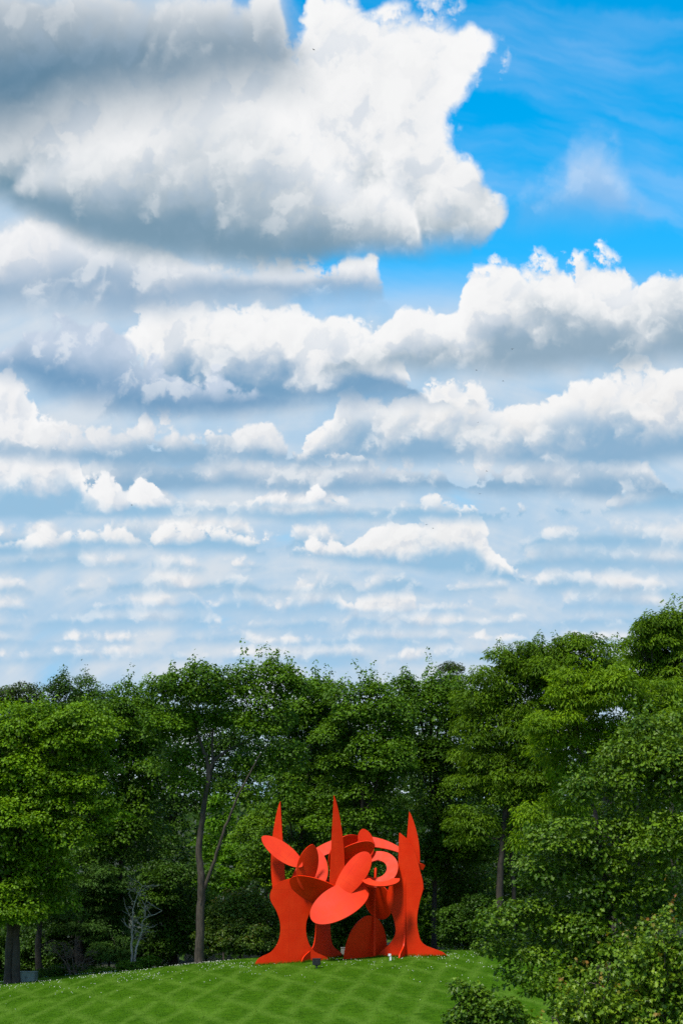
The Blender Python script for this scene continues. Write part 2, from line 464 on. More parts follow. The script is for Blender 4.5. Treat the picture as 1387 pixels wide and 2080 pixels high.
def fold_leaf(half, mid):
    V = [(0, a[1], -0.04 - 0.10 * a[1] * a[1]) for a in mid]
    tip = half[-1]
    V.append((0, tip[1], -0.2))
    ti = len(V) - 1
    F = []
    for sgn in (-1, 1):
        idx = [0]
        for a in half[1:-1]:
            V.append((sgn * a[0], a[1], 0.10 * a[0] / 0.4 - 0.12 * a[1] * a[1])); idx.append(len(V) - 1)
        idx.append(ti)
        for i in range(len(idx) - 1):
            ym = (V[idx[i]][1] + V[idx[i + 1]][1]) / 2
            mi = min(range(len(mid)), key=lambda k: abs(mid[k][1] - ym))
            t = (mi, idx[i], idx[i + 1]) if sgn > 0 else (mi, idx[i + 1], idx[i])
            if len(set(t)) == 3: F.append(t)
        # close along the midrib between the fan centres
    # midrib slivers where the fan centre changes
        cent = [min(range(len(mid)), key=lambda k: abs(mid[k][1] - (V[idx[i]][1] + V[idx[i + 1]][1]) / 2)) for i in range(len(idx) - 1)]
        for i in range(len(cent) - 1):
            if cent[i] != cent[i + 1]:
                t = (cent[i], idx[i + 1], cent[i + 1]) if sgn > 0 else (cent[i], cent[i + 1], idx[i + 1])
                F.append(t)
    return V, F

def unit(a): return a / np.maximum(np.linalg.norm(a, axis=-1, keepdims=True), 1e-9)
def frames(nrm, axis):
    """rotation matrices with z = nrm, y close to axis"""
    z = unit(nrm); y = axis - (axis * z).sum(-1, keepdims=True) * z; y = unit(y)
    x = np.cross(y, z)
    return np.stack([x, y, z], -1)                      # columns
def clump_leaves(C, Rr, per, flat=0.72, low=-0.35, droop=0.55, jitter=0.55, size=(0.16, 0.28)):
    """C (n,3) clump centres, Rr (n,) radii -> positions, rotations, sizes, height in the clump"""
    n = len(C)
    cnt = np.maximum(3, (per * (Rr / Rr.mean()) ** 2).astype(int))
    idx = np.repeat(np.arange(n), cnt)
    N = len(idx)
    dz = rng.uniform(low, 1.0, N); ph = rng.uniform(0, 2 * np.pi, N)
    rr = np.sqrt(1 - dz * dz)
    d = np.stack([rr * np.cos(ph), rr * np.sin(ph), dz], -1)
    # lumpy shell so that a clump has an uneven outline
    k = rng.normal(size=(n, 3)) * 2.2
    lump = 1 + 0.22 * np.sin((d * k[idx]).sum(-1) * 2.0 + idx) 
    rad = Rr[idx] * lump * np.clip(1 - np.abs(rng.normal(0, 0.17, N)), 0.45, 1.1)
    P = C[idx] + d * rad[:, None] * np.array([1, 1, flat])
    nr = np.array([0, 0, 0.75]) + d * 0.55 + rng.normal(0, jitter, (N, 3))
    nr[:, 2] = np.where(nr[:, 2] < -0.1, -nr[:, 2], nr[:, 2])
    ax = d * np.array([1, 1, 0.3]) + np.array([0, 0, -droop]) + rng.normal(0, 0.45, (N, 3))
    S = rng.uniform(size[0], size[1], N)
    return P, frames(nr, ax), S, dz, idx
def leaves_mesh(name, tpl, P, Rm, S, tint, mat, tip=None):
    V0, F0 = tpl
    V = np.einsum('nij,kj->nki', Rm, V0) * S[:, None, None] + P[:, None, :]
    k = len(V0)
    F = (F0[None] + (np.arange(len(P)) * k)[:, None, None]).reshape(-1, 3)
    at_ = {'tint': np.repeat(tint, k)}
    if tip is not None: at_['tip'] = np.repeat(tip, k)
    return mesh_np(name, V.reshape(-1, 3), F, mat, attrs=at_)

def tube(pts, rad, sides=7, wob=0.0):
    """tapered tube along a polyline -> V, F (quads)"""
    pts = np.asarray(pts, float); n = len(pts)
    T = unit(np.gradient(pts, axis=0))
    ref = np.array([0.0, 1.0, 0.2])
    V = []
    for i in range(n):
        a = np.cross(T[i], ref); a /= max(np.linalg.norm(a), 1e-6)
        b = np.cross(T[i], a)
        for k in range(sides):
            th = 2 * math.pi * k / sides
            r = rad[i] * (1 + wob * math.sin(3 * th + i * 0.7))
            V.append(pts[i] + r * (math.cos(th) * a + math.sin(th) * b))
    F = []
    for i in range(n - 1):
        for k in range(sides):
            F.append((i * sides + k, i * sides + (k + 1) % sides, (i + 1) * sides + (k + 1) % sides, (i + 1) * sides + k))
    V.append(pts[-1] + T[-1] * rad[-1]); c = len(V) - 1
    for k in range(sides):
        F.append(((n - 1) * sides + k, (n - 1) * sides + (k + 1) % sides, c, c))
    return np.array(V), np.array(F)
def smooth_path(pts, m=6, jit=0.0):
    """Catmull-Rom through pts"""
    P = [Vector(p) for p in pts]
    P = [P[0] * 2 - P[1]] + P + [P[-1] * 2 - P[-2]]
    out = []
    for i in range(1, len(P) - 2):
        for j in range(m):
            t = j / m
            a, b, c, d = P[i - 1], P[i], P[i + 1], P[i + 2]
            q = 0.5 * ((2 * b) + (c - a) * t + (2 * a - 5 * b + 4 * c - d) * t * t + (3 * b - a - 3 * c + d) * t ** 3)
            if jit: q = q + Vector((random.gauss(0, jit), random.gauss(0, jit), random.gauss(0, jit)))
            out.append(q)
    out.append(P[-2])
    return [tuple(v) for v in out]
class Bag:
    """collects tubes into one mesh"""
    def __init__(s): s.V, s.F, s.n = [], [], 0
    def add(s, V, F): s.V.append(V); s.F.append(F + s.n); s.n += len(V)
    def limb(s, pts, r0, r1, m=6, sides=7, jit=0.0, wob=0.0, pw=1.0):
        q = smooth_path(pts, m, jit)
        s.add(*tube(q, [r0 + (r1 - r0) * (i / (len(q) - 1)) ** pw for i in range(len(q))], sides, wob))
        return q
    def mesh(s, name, mat, origin=(0, 0, 0)):
        V = np.concatenate(s.V) - np.array(origin); F = np.concatenate(s.F)
        # caps hold a doubled index: split them off as triangles through from_pydata
        me = bpy.data.meshes.new(name)
        me.from_pydata([tuple(v) for v in V], [], [tuple(f[:3]) if f[2] == f[3] else tuple(int(i) for i in f) for f in F.tolist()])
        me.polygons.foreach_set('use_smooth', np.ones(len(me.polygons), bool))
        me.materials.append(mat); me.update()
        return me

M_BARK = bark_mat('grey_brown_bark', (0.022, 0.018, 0.013), (0.085, 0.068, 0.052))
M_BARK_DARK = bark_mat('dark_bark', (0.018, 0.014, 0.011), (0.06, 0.048, 0.036))
M_BARK_PALE = bark_mat('pale_bark', (0.14, 0.125, 0.105), (0.38, 0.35, 0.31))
M_LIME = leaf_mat('lime_tree_leaf', (0.0573, 0.1350, 0.0019), (0.1720, 0.3240, 0.0045), 0.32, 0.5)
M_MAPLE = leaf_mat('maple_leaf', (0.0341, 0.0940, 0.0022), (0.1168, 0.2414, 0.0058), 0.28, 0.5)
M_DARK = leaf_mat('dark_leaf', (0.0196, 0.0570, 0.0029), (0.0630, 0.1426, 0.0057), 0.24, 0.5)
M_OLIVE = leaf_mat('olive_leaf', (0.03, 0.055, 0.01), (0.075, 0.12, 0.022), 0.25, 0.6)
M_ELM = leaf_mat('elm_leaf', (0.0393, 0.1043, 0.0025), (0.1278, 0.2569, 0.0066), 0.30, 0.5)
M_LOCUST = leaf_mat('locust_leaf', (0.0523, 0.1201, 0.0015), (0.1567, 0.2846, 0.0046), 0.34, 0.55)
M_LOCUST_B = leaf_mat('bright_locust_leaf', (0.0685, 0.1513, 0.0015), (0.2142, 0.3630, 0.0051), 0.38, 0.55)
M_OAK = leaf_mat('oak_leaf', (0.0389, 0.0958, 0.0037), (0.1555, 0.2707, 0.0101), 0.24, 0.42, 0.22)
M_REDTIP = leaf_mat('red_tipped_leaf', (0.0638, 0.1473, 0.0054), (0.2217, 0.3382, 0.0162), 0.28, 0.42, 0.3, tip=(0.30, 0.105, 0.028))
M_SHRUB = leaf_mat('shrub_leaf', (0.0340, 0.0835, 0.0052), (0.1274, 0.2088, 0.0138), 0.25, 0.45, 0.3, tip=(0.20, 0.13, 0.035))
M_SAPLING = leaf_mat('sapling_leaf', (0.06, 0.17, 0.004), (0.17, 0.36, 0.01), 0.42, 0.5)
M_CONIFER = leaf_mat('conifer_needle', (0.0276, 0.0780, 0.0094), (0.0782, 0.1755, 0.0187), 0.15, 0.6)

TPL = {k: leaf_tpl(k) for k in ('simple', 'slender', 'oak', 'maple')}

def lobes_to_world(lobes, Y, depth=0.85):
    out = []
    for l in lobes:
        cx, cy, rx, ry = l[:4]
        off = l[4] if len(l) > 4 else float(np.clip(rng.normal(0, 0.9), -1.6, 1.6)) * Y / 150
        yy = Y + off
        c = at(cx, cy, yy); k = yy / FPX
        out.append((np.array(c), np.array([rx * k, (rx + ry) * 0.5 * k * depth, ry * k])))
    return out
def clumps_in(lobes, rc, dens, fill):
    """clump centres on the surface of a union of ellipsoids, and looser ones inside it"""
    out = []
    for lo, hi, dn, shrink in ((0.90, 1.08, dens, 0.70), (0.45, 0.78, fill, 0.0)):
        C, Rr = [], []
        for c, r in lobes:
            rs = np.maximum(r * 1.1 - rc * 0.6, r * 0.45)
            area = 4 * math.pi * ((rs[0] * rs[1]) ** 1.6 / 3 + (rs[0] * rs[2]) ** 1.6 / 3 + (rs[1] * rs[2]) ** 1.6 / 3) ** (1 / 1.6)
            n = max(4, int(area * dn / (rc * rc)))
            d = unit(rng.normal(size=(n, 3)))
            p = c + d * rs * rng.uniform(lo, hi, (n, 1))
            for q in p:
                if shrink and any(c2 is not c and (((q - c2) / (r2 * shrink)) ** 2).sum() < 1 for c2, r2 in lobes): continue
                C.append(q); Rr.append(rc * rng.uniform(0.55, 1.35))
        out += [np.array(C), np.array(Rr)]
    return out

def tree(name, label, cat, px, Y, lobes, mat, bark=M_BARK, rc=1.1, dens=0.68, fill=0.40, per=240, size=(0.15, 0.27), leaf='simple',
         trunk_r=0.3, flat=0.72, droop=0.55, jitter=0.55, shoots=0, group=None, trunk_paths=None, limbs=True, tips=0.0, low=-0.2, single=0, depth=0.85, shoot_h=(0.8, 1.9), shoot_per=0.11, spires=(), base=None, trunk_kind='trunk', tintb=0.0):
    X = at(px, 1800, Y).x if base is None else base[0]
    yb = Y if base is None else base[1]
    z0 = gz(X, yb) - 0.15
    root = empty(name, (X, yb, z0))
    tag(root, label, cat, group)
    O = np.array([X, yb, z0])
    W = lobes_to_world(lobes, Y, depth)
    C, Rr, Cf, Rf = clumps_in(W, rc, dens, fill)
    if shoots:                                          # leafy twigs that stand out of the top of the crown
        top = C[np.argsort(-(C[:, 2] + rng.normal(0, 1.2, len(C))))[:shoots]]
        sc_, sr_, sf_ = [], [], []
        for q in top:
            h = rng.uniform(*shoot_h); lean = rng.normal(0, 0.25, 2)
            for j in range(4):
                f = j / 3
                sc_.append(q + np.array([lean[0] * h * f, lean[1] * h * f, rc * 0.4 + h * f])); sr_.append(rc * (0.42 - 0.26 * f)); sf_.append(f)
        for tx, ty, by in spires:                       # upright shoots with their own place
            lean = rng.normal(0, 6)
            for j in range(6):
                f = j / 5
                sc_.append(np.array(at(tx + lean * (1 - f), by + (ty + 6 - by) * f, Y - 0.25 + rng.normal(0, 0.15)))); sr_.append(rc * (0.52 - 0.40 * f)); sf_.append(f)
        C2, R2 = np.array(sc_), np.array(sr_)
    P, Rm, S, dz, idx = clump_leaves(C, Rr, per, flat, low, droop, jitter, size)
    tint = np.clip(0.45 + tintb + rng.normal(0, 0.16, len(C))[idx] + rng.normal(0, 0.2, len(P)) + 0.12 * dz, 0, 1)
    tip = (np.clip((dz - 0.72) * 3, 0, 1) * (rng.random(len(P)) < tips)) if tips else None
    if shoots:
        P2, Rm2, S2, dz2, _ = clump_leaves(C2, R2, per * shoot_per, 1.3, -1, droop * 0.6, jitter, size)
        P = np.concatenate([P, P2]); Rm = np.concatenate([Rm, Rm2]); S = np.concatenate([S, S2])
        tint = np.concatenate([tint, np.clip(0.55 + rng.normal(0, 0.2, len(P2)), 0, 1)])
        if tips:
            tip = np.concatenate([tip, np.clip(np.array(sf_)[_] * 1.9 - 1.35 + rng.normal(0, 0.22, len(P2)), 0, 1)])
    if len(Cf):
        P3, Rm3, S3, dz3, i3 = clump_leaves(Cf, Rf * 1.15, per * 0.42, flat, -0.6, droop, jitter, (size[0] * 1.3, size[1] * 1.35))
        P = np.concatenate([P, P3]); Rm = np.concatenate([Rm, Rm3]); S = np.concatenate([S, S3])
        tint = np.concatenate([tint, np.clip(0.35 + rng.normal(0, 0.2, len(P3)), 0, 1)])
        if tips: tip = np.concatenate([tip, np.zeros(len(P3))])
    keep = P[:, 2] > ground_z(P[:, 0], P[:, 1]) + 0.05
    yc = np.mean([w[0][1] for w in W])
    keep &= (P[:, 1] < yc + 0.4 * rc) | (rng.random(len(P)) < 0.45)      # the far side of a crown is thinner
    P, Rm, S, tint = P[keep], Rm[keep], S[keep], tint[keep]
    if tip is not None: tip = tip[keep]
    crown = link('crown', leaves_mesh('crown', TPL[leaf], P - O, Rm, S, tint, mat, tip), root)
    tag(crown, kind='stuff')
    # wood
    ctr = sum((w[0] for w in W)) / len(W)
    zs = [w[0][2] for w in W]
    bag = Bag()
    if trunk_paths is None:
        topz = np.array([ctr[0] * 0.7 + X * 0.3, ctr[1] * 0.5 + yb * 0.5, (max(zs) + np.mean(zs)) / 2])
        fork = O * 0.55 + topz * 0.45; fork[0] = X * 0.7 + topz[0] * 0.3
        bag.limb([O + [0, 0, -0.3], O + [0, 0, 0.5], fork, topz], trunk_r * 1.25, trunk_r * 0.3, 7, 9, 0.03, 0.06, 0.8)
    else:
        for pts, r0, r1 in trunk_paths:
            bag.limb([tuple(at(a, b, Y + c)) for a, b, c in pts], r0, r1, 7, 9, 0.02, 0.06)
        fork = np.array(at(*trunk_paths[0][0][len(trunk_paths[0][0]) // 2][:2], Y))
        topz = ctr
    link('trunk', bag.mesh('trunk', bark, O), root)
    if limbs:
        order = rng.permutation(len(W))[:7]
        for i in order:
            w = W[i][0]
            st = fork + (topz - fork) * rng.uniform(0.0, 0.6)
            midp = (st + w) / 2 + rng.normal(0, 0.35, 3) + np.array([0, 0, -0.3])
            b = Bag()
            q = b.limb([st, midp, w], trunk_r * 0.34, trunk_r * 0.10, 5, 6, 0.03)
            near = np.argsort(((C - w) ** 2).sum(-1))[:7]
            for j in near:
                m_ = (w + C[j]) / 2 + rng.normal(0, 0.2, 3)
                b.limb([q[-4], m_, C[j]], trunk_r * 0.13, 0.015, 3, 4)
            link('limb', b.mesh('limb', bark, O), root)
    if single:
        # the leaves that show largest, each an object of its own on the sprays nearest the viewer
        cv = np.array([0, 0, EYE])
        dist = np.linalg.norm(C - cv, axis=-1)
        vis = np.abs((C[:, 0] / C[:, 1]) * FPX) < 700
        sel = np.argsort(np.where(vis, dist - C[:, 2] * 0.12, 1e9))[: max(12, int(len(C) * 0.34))]
        meshes = []
        for k in range(4):
            V0, F0 = TPL[leaf]
            V1 = V0 * rng.uniform(0.9, 1.1, (1, 3)); V1[:, 2] *= rng.uniform(0.4, 1.6)
            me = mesh_np('leaf', V1, F0, mat, attrs={'tint': np.full(len(V0), 0.3 + 0.13 * k), 'tip': np.full(len(V0), 0.0)})
            meshes.append(me)
        view = unit(np.array([-O[0], -O[1], EYE - O[2] - 5]))
        for k in range(single):
            j = sel[k % len(sel)]
            d = unit(unit(rng.normal(size=3)) * 0.9 + view * 0.9 + np.array([0, 0, 0.5]))
            p = C[j] + d * Rr[j] * np.array([1, 1, flat]) * rng.uniform(0.98, 1.12)
            Rk = frames((d * 0.5 + view * 0.35 + np.array([0, 0, 0.6]) + rng.normal(0, 0.35, 3))[None], (d * np.array([1, 1, 0.3]) + np.array([0, 0, -droop]) + rng.normal(0, 0.4, 3))[None])[0]
            o = bpy.data.objects.new('leaf', meshes[int(rng.integers(0, 4))])
            COL.objects.link(o); o.parent = root
            s_ = rng.uniform(size[0] * 1.15, size[1] * 1.2)
            o.matrix_local = Matrix.Translation(Vector(p - O)) @ Matrix(Rk.tolist()).to_4x4() @ Matrix.Scale(s_, 4)
    return root

# ------------------------------------------------------------------ the wood behind the mound
def woodland():
    n = 74000
    X = rng.uniform(-75, 75, n); Y = rng.uniform(203, 240, n)
    top = 19.6 + 2.0 * np.sin(X * 0.21) + 1.6 * np.sin(X * 0.53 + 1) 
    Z = ground_z(X, Y) + rng.uniform(0, 1, n) ** 0.8 * (top + 5)
    P = np.stack([X, Y, Z], -1)
    d = unit(rng.normal(size=(n, 3))) ; nr = np.array([0, -0.3, 0.8]) + rng.normal(0, 0.5, (n, 3))
    ax = np.array([0, -0.3, -0.7]) + rng.normal(0, 0.6, (n, 3))
    cl = np.sin(X * 1.1 + Z * 0.8) * 0.15
    me = leaves_mesh('woodland', TPL['simple'], P, frames(nr, ax), rng.uniform(0.6, 1.05, n) * np.where(Z > 12, 0.62, 1.0), np.clip(0.4 + cl + rng.normal(0, 0.2, n), 0, 1), M_DARK)
    o = link('woodland', me)
    tag(o, 'deep shaded wood filling the gaps behind the front trees', 'wood', kind='stuff')
woodland()
G_BACK, G_FRONT = 'trees at the edge of the wood', 'trees at the edge of the wood'

# far row
tree('broadleaf_tree', 'far rounded olive tree on the skyline at the left edge of the photo', 'tree', 35, 205,
     [(10, 1450, 60, 55), (45, 1425, 50, 42), (70, 1470, 45, 50), (30, 1520, 60, 60), (60, 1590, 80, 70), (140, 1560, 60, 70)], M_OLIVE, rc=1.0, per=220, group=G_BACK, limbs=False)
tree('broadleaf_tree', 'far dark gappy tree on the skyline between the olive tree and the elm', 'tree', 150, 200,
     [(150, 1405, 42, 40), (118, 1425, 34, 34), (185, 1425, 40, 34), (215, 1430, 34, 34), (160, 1470, 70, 45), (100, 1490, 50, 40)], M_DARK, rc=1.0, per=170, group=G_BACK, shoots=8)
tree('pine_tree', 'dark pine top peeping over the skyline left of the honey locusts', 'tree', 915, 215,
     [(915, 1362, 22, 16), (920, 1385, 26, 18), (912, 1410, 30, 25)], M_OLIVE, rc=0.7, leaf='slender', group=G_BACK, limbs=False, bark=M_BARK_DARK)
tree('broadleaf_tree', 'dark tree filling the gap behind the forked elm', 'tree', 330, 185,
     [(310, 1500, 80, 70), (400, 1440, 60, 50), (430, 1480, 70, 60), (480, 1560, 70, 60), (350, 1600, 80, 70), (300, 1690, 80, 70), (340, 1780, 70, 60)], M_DARK, per=120, group=G_BACK, bark=M_BARK_DARK)
tree('broadleaf_tree', 'dark tree behind the tips of the red sculpture', 'tree', 690, 190,
     [(580, 1500, 70, 70), (640, 1560, 90, 80), (820, 1560, 70, 80), (740, 1640, 90, 80), (660, 1740, 90, 80), (760, 1800, 80, 80), (690, 1860, 90, 60)], M_DARK, per=120, group=G_BACK, bark=M_BARK_DARK)
tree('broadleaf_tree', 'dark tree in the gap between the centre maples and the honey locust', 'tree', 960, 185,
     [(950, 1490, 70, 80), (1020, 1560, 60, 70), (890, 1590, 60, 70), (1000, 1640, 80, 80), (1060, 1760, 80, 80), (1000, 1840, 70, 70)], M_DARK, per=120, group=G_BACK, bark=M_BARK_DARK)

# front row, left to right
tree('lime_tree', 'bright green lime tree with a thick double trunk at the left edge', 'tree', 25, 146,
     [(50, 1490, 95, 60), (160, 1490, 75, 55), (-20, 1560, 80, 70), (70, 1590, 90, 60), (170, 1580, 70, 60), (30, 1690, 90, 70), (120, 1680, 80, 62),
      (-10, 1790, 80, 60), (75, 1770, 70, 50), (200, 1655, 50, 45), (20, 1850, 70, 40), (110, 1830, 50, 36)],
     M_LIME, rc=1.0, per=250, size=(0.16, 0.28), group=G_FRONT, trunk_r=0.5, shoots=10, bark=M_BARK_DARK, tintb=0.1,
     trunk_paths=[([(18, 2022, 0), (20, 1960, 0), (22, 1880, 0), (15, 1780, 0.5), (10, 1650, 1)], 0.44, 0.16), ([(34, 2020, -0.3), (33, 1950, -0.3), (38, 1860, 0), (60, 1760, 0), (100, 1640, 1)], 0.34, 0.12)])
tree('broadleaf_tree', 'dark dense tree between the bright lime tree and the forked elm', 'tree', 245, 160,
     [(250, 1450, 55, 52), (215, 1480, 55, 55), (290, 1480, 50, 55), (230, 1580, 80, 70), (300, 1570, 60, 70), (235, 1680, 70, 60), (190, 1740, 60, 50), (290, 1680, 50, 60)],
     M_MAPLE, rc=1.1, per=230, group=G_FRONT, shoots=10, bark=M_BARK_DARK, tintb=-0.05)
elm = tree('elm_tree', 'tall forked elm with a bare lower trunk left of the sculpture', 'tree', 405, 149,
     [(345, 1405, 44, 40), (420, 1395, 60, 44), (495, 1390, 50, 42), (565, 1385, 42, 44), (600, 1400, 32, 24), (380, 1470, 56, 34), (470, 1450, 60, 40), (540, 1460, 55, 50),
      (330, 1480, 44, 40), (575, 1540, 46, 44), (520, 1545, 46, 36), (345, 1560, 40, 36), (390, 1530, 30, 22), (585, 1610, 36, 34), (378, 1600, 30, 26), (505, 1625, 34, 26), (455, 1600, 26, 18)],
     M_ELM, rc=0.95, limbs=False, per=200, group=G_FRONT, shoots=16, trunk_r=0.34, bark=M_BARK,
     trunk_paths=[([(405, 1975, 0), (406, 1900, 0), (410, 1800, 0), (405, 1720, 0), (414, 1640, 0), (424, 1565, 0), (405, 1500, 0.3), (385, 1430, 0.6)], 0.37, 0.06),
                  ([(412, 1815, 0), (440, 1735, -0.4), (462, 1670, -0.8), (492, 1600, -1), (530, 1530, -1)], 0.145, 0.045),
                  ([(424, 1568, 0), (440, 1540, 0.3), (475, 1518, 0.6), (530, 1490, 0.8)], 0.15, 0.04),
                  ([(421, 1600, 0), (430, 1560, 0.2), (432, 1480, 0.4), (440, 1400, 0.5)], 0.15, 0.04),
                  ([(404, 1830, -0.45), (408, 1790, -0.5), (404, 1768, -0.5)], 0.03, 0.015)])
tree('maple_tree', 'green maple behind the upper left blades of the sculpture', 'tree', 610, 163,
     [(640, 1440, 62, 52), (590, 1470, 50, 50), (670, 1490, 62, 55), (610, 1560, 70, 60), (660, 1610, 62, 50), (590, 1640, 60, 45), (560, 1730, 60, 50), (620, 1720, 55, 50)],
     M_MAPLE, rc=1.05, per=230, group=G_FRONT, shoots=12, bark=M_BARK_DARK)
tree('maple_tree', 'dense green maple rising straight behind the middle of the sculpture', 'tree', 735, 158,
     [(730, 1436, 70, 50), (780, 1458, 50, 50), (700, 1520, 65, 55), (775, 1540, 60, 60), (730, 1610, 75, 55), (690, 1680, 60, 50), (770, 1680, 65, 55), (720, 1750, 60, 45)],
     M_MAPLE, rc=1.1, per=240, group=G_FRONT, shoots=14, bark=M_BARK_DARK, tintb=0.04)
tree('maple_tree', 'green maple behind the right hand mast of the sculpture with a spreading top', 'tree', 880, 164,
     [(830, 1402, 42, 36), (880, 1398, 50, 40), (850, 1450, 70, 55), (920, 1440, 50, 55), (860, 1530, 66, 55), (920, 1560, 50, 50), (900, 1650, 70, 55), (950, 1700, 60, 60), (880, 1740, 55, 55), (940, 1790, 60, 50)],
     M_MAPLE, rc=1.05, per=230, group=G_FRONT, shoots=12, bark=M_BARK_DARK, tintb=-0.05)
tree('honey_locust', 'broad feathery honey locust with a domed top right of the maples', 'tree', 1015, 156,
     [(1015, 1372, 48, 50), (1095, 1350, 60, 50), (1185, 1342, 60, 50), (1245, 1360, 45, 50), (975, 1420, 55, 62), (1060, 1410, 70, 65), (1150, 1400, 60, 65), (990, 1500, 66, 65), (1080, 1500, 66, 65), (1040, 1580, 70, 65), (960, 1570, 45, 52), (1100, 1590, 50, 52), (955, 1680, 46, 44), (1065, 1690, 50, 44)],
     M_LOCUST, leaf='slender', rc=1.0, per=250, size=(0.22, 0.38), flat=0.66, droop=0.9, group=G_FRONT, shoots=9, shoot_h=(0.5, 1.1), bark=M_BARK_DARK, trunk_r=0.33,
     trunk_paths=[([(1015, 1960, 0), (1014, 1850, 0), (1018, 1740, 0), (1030, 1620, 0), (1060, 1480, 0)], 0.36, 0.1), ([(1018, 1740, 0), (1050, 1660, 0.3), (1120, 1560, 0.6), (1170, 1440, 0.6)], 0.145, 0.045), ([(1040, 1960, 1), (1042, 1800, 1), (1030, 1650, 1)], 0.22, 0.1)])
tree('honey_locust', 'tallest feathery honey locust breaking the skyline at the right edge', 'tree', 1370, 148,
     [(1335, 1285, 46, 42), (1375, 1270, 36, 36), (1310, 1300, 34, 33), (1370, 1320, 60, 57), (1310, 1370, 60, 57), (1390, 1400, 60, 78)],
     M_LOCUST, leaf='slender', rc=0.8, per=200, size=(0.22, 0.38), flat=0.66, droop=0.9, group=G_FRONT, shoots=18, bark=M_BARK_DARK)
tree('honey_locust', 'bright yellow green honey locust just behind the big oak', 'tree', 1250, 112,
     [(1160, 1410, 56, 44), (1250, 1400, 60, 46), (1330, 1420, 60, 52), (1130, 1480, 56, 44), (1210, 1480, 66, 57), (1300, 1500, 66, 57), (1170, 1560, 60, 52), (1250, 1570, 60, 52), (1110, 1540, 34, 33), (1090, 1650, 44, 33), (1150, 1640, 50, 46), (1080, 1710, 30, 28), (1360, 1480, 50, 52)],
     M_LOCUST_B, leaf='slender', rc=0.72, per=210, size=(0.17, 0.30), flat=0.66, droop=0.95, group=G_FRONT, shoots=12, bark=M_BARK_DARK)

tree('maple_tree', 'green maple mostly hidden behind the big oak and the bright locust', 'tree', 1290, 162,
     [(1240, 1560, 90, 80), (1340, 1580, 90, 80), (1200, 1680, 90, 80), (1320, 1700, 100, 80), (1430, 1640, 90, 90), (1260, 1820, 100, 80), (1400, 1820, 100, 80)], M_MAPLE, rc=1.3, per=120, group=G_FRONT, bark=M_BARK_DARK)

# understorey
G_SAP, G_SHR = 'bright saplings in the wood', 'shrubs along the edge of the wood'
tree('sapling', 'bright yellow green sapling seen through the fork of the elm', 'sapling', 455, 178,
     [(445, 1660, 26, 40), (430, 1720, 30, 40), (470, 1730, 34, 34), (500, 1750, 26, 36), (450, 1790, 44, 30)], M_SAPLING, rc=0.7, per=110, group=G_SAP, trunk_r=0.1, shoots=6)
tree('sapling', 'light green sapling spreading left of the pointed sculpture tips', 'sapling', 545, 172,
     [(540, 1680, 44, 30), (500, 1700, 26, 30), (560, 1720, 40, 30), (530, 1760, 44, 34), (575, 1790, 40, 36)], M_LIME, rc=0.8, per=130, group=G_SAP, trunk_r=0.1, shoots=4)
tree('sapling', 'bright sapling glowing in the gap right of the sculpture', 'sapling', 872, 172,
     [(875, 1850, 28, 34), (860, 1890, 34, 30), (895, 1900, 34, 26), (840, 1920, 26, 26)], M_SAPLING, rc=0.6, per=110, group=G_SAP, trunk_r=0.08, shoots=4)
tree('sapling', 'sunny lime coloured bush behind the double trunk at the left edge', 'bush', 8, 172,
     [(8, 1960, 30, 40), (-14, 1920, 30, 36), (50, 1990, 30, 30)], M_SAPLING, rc=0.6, per=120, group=G_SAP, trunk_r=0.08)
tree('flowering_shrub', 'rounded shrub with reddish shoot tips left of the sculpture foot', 'shrub', 490, 154,
     [(455, 1855, 34, 34), (500, 1850, 36, 34), (545, 1868, 36, 36), (440, 1910, 36, 36), (495, 1910, 46, 36), (555, 1915, 40, 34), (600, 1920, 30, 34)], M_SHRUB, rc=0.62, per=170, size=(0.13, 0.22), group=G_SHR, shoots=40, shoot_per=0.18, tips=0.4, trunk_r=0.09, shoot_h=(0.4, 1.0), trunk_kind='stem')
tree('leafy_shrub', 'dark leafy shrub seen between the two feet of the sculpture', 'shrub', 715, 158,
     [(700, 1880, 40, 36), (735, 1890, 36, 34), (715, 1830, 36, 34), (690, 1915, 40, 24)], M_DARK, rc=0.6, per=150, size=(0.14, 0.24), group=G_SHR, trunk_r=0.08)
tree('leafy_shrub', 'dark shrub at the foot of the elm trunk on its left', 'shrub', 345, 157,
     [(330, 1800, 44, 50), (365, 1840, 40, 40), (325, 1880, 40, 40), (375, 1910, 40, 36), (320, 1930, 36, 30)], M_DARK, rc=0.7, per=170, size=(0.14, 0.25), group=G_SHR, trunk_r=0.1)
tree('conifer', 'feathery dark conifer left of the bare pale tree', 'tree', 225, 158,
     [(215, 1790, 50, 36), (225, 1840, 56, 40), (200, 1890, 56, 36), (235, 1930, 50, 32), (190, 1800, 36, 40)], M_CONIFER, leaf='slender', rc=0.75, per=260, size=(0.16, 0.3), flat=0.45, droop=0.4, group=G_SHR, trunk_r=0.12, bark=M_BARK_DARK)
tree('leafy_shrub', 'dark shrub behind the utility cabinet and bare bush', 'shrub', 110, 162,
     [(90, 1880, 50, 40), (140, 1860, 50, 50), (110, 1930, 60, 36), (60, 1940, 40, 36), (170, 1950, 40, 30)], M_DARK, rc=0.7, per=160, size=(0.14, 0.25), group=G_SHR, trunk_r=0.08)
tree('leafy_shrub', 'dark low shrub just right of the utility cabinet under the leafless brown bush', 'shrub', 120, 152,
     [(100, 1985, 26, 16), (130, 1978, 30, 18), (165, 1975, 30, 16)], M_DARK, rc=0.4, per=120, size=(0.10, 0.18), group=G_SHR, trunk_r=0.04, limbs=False)
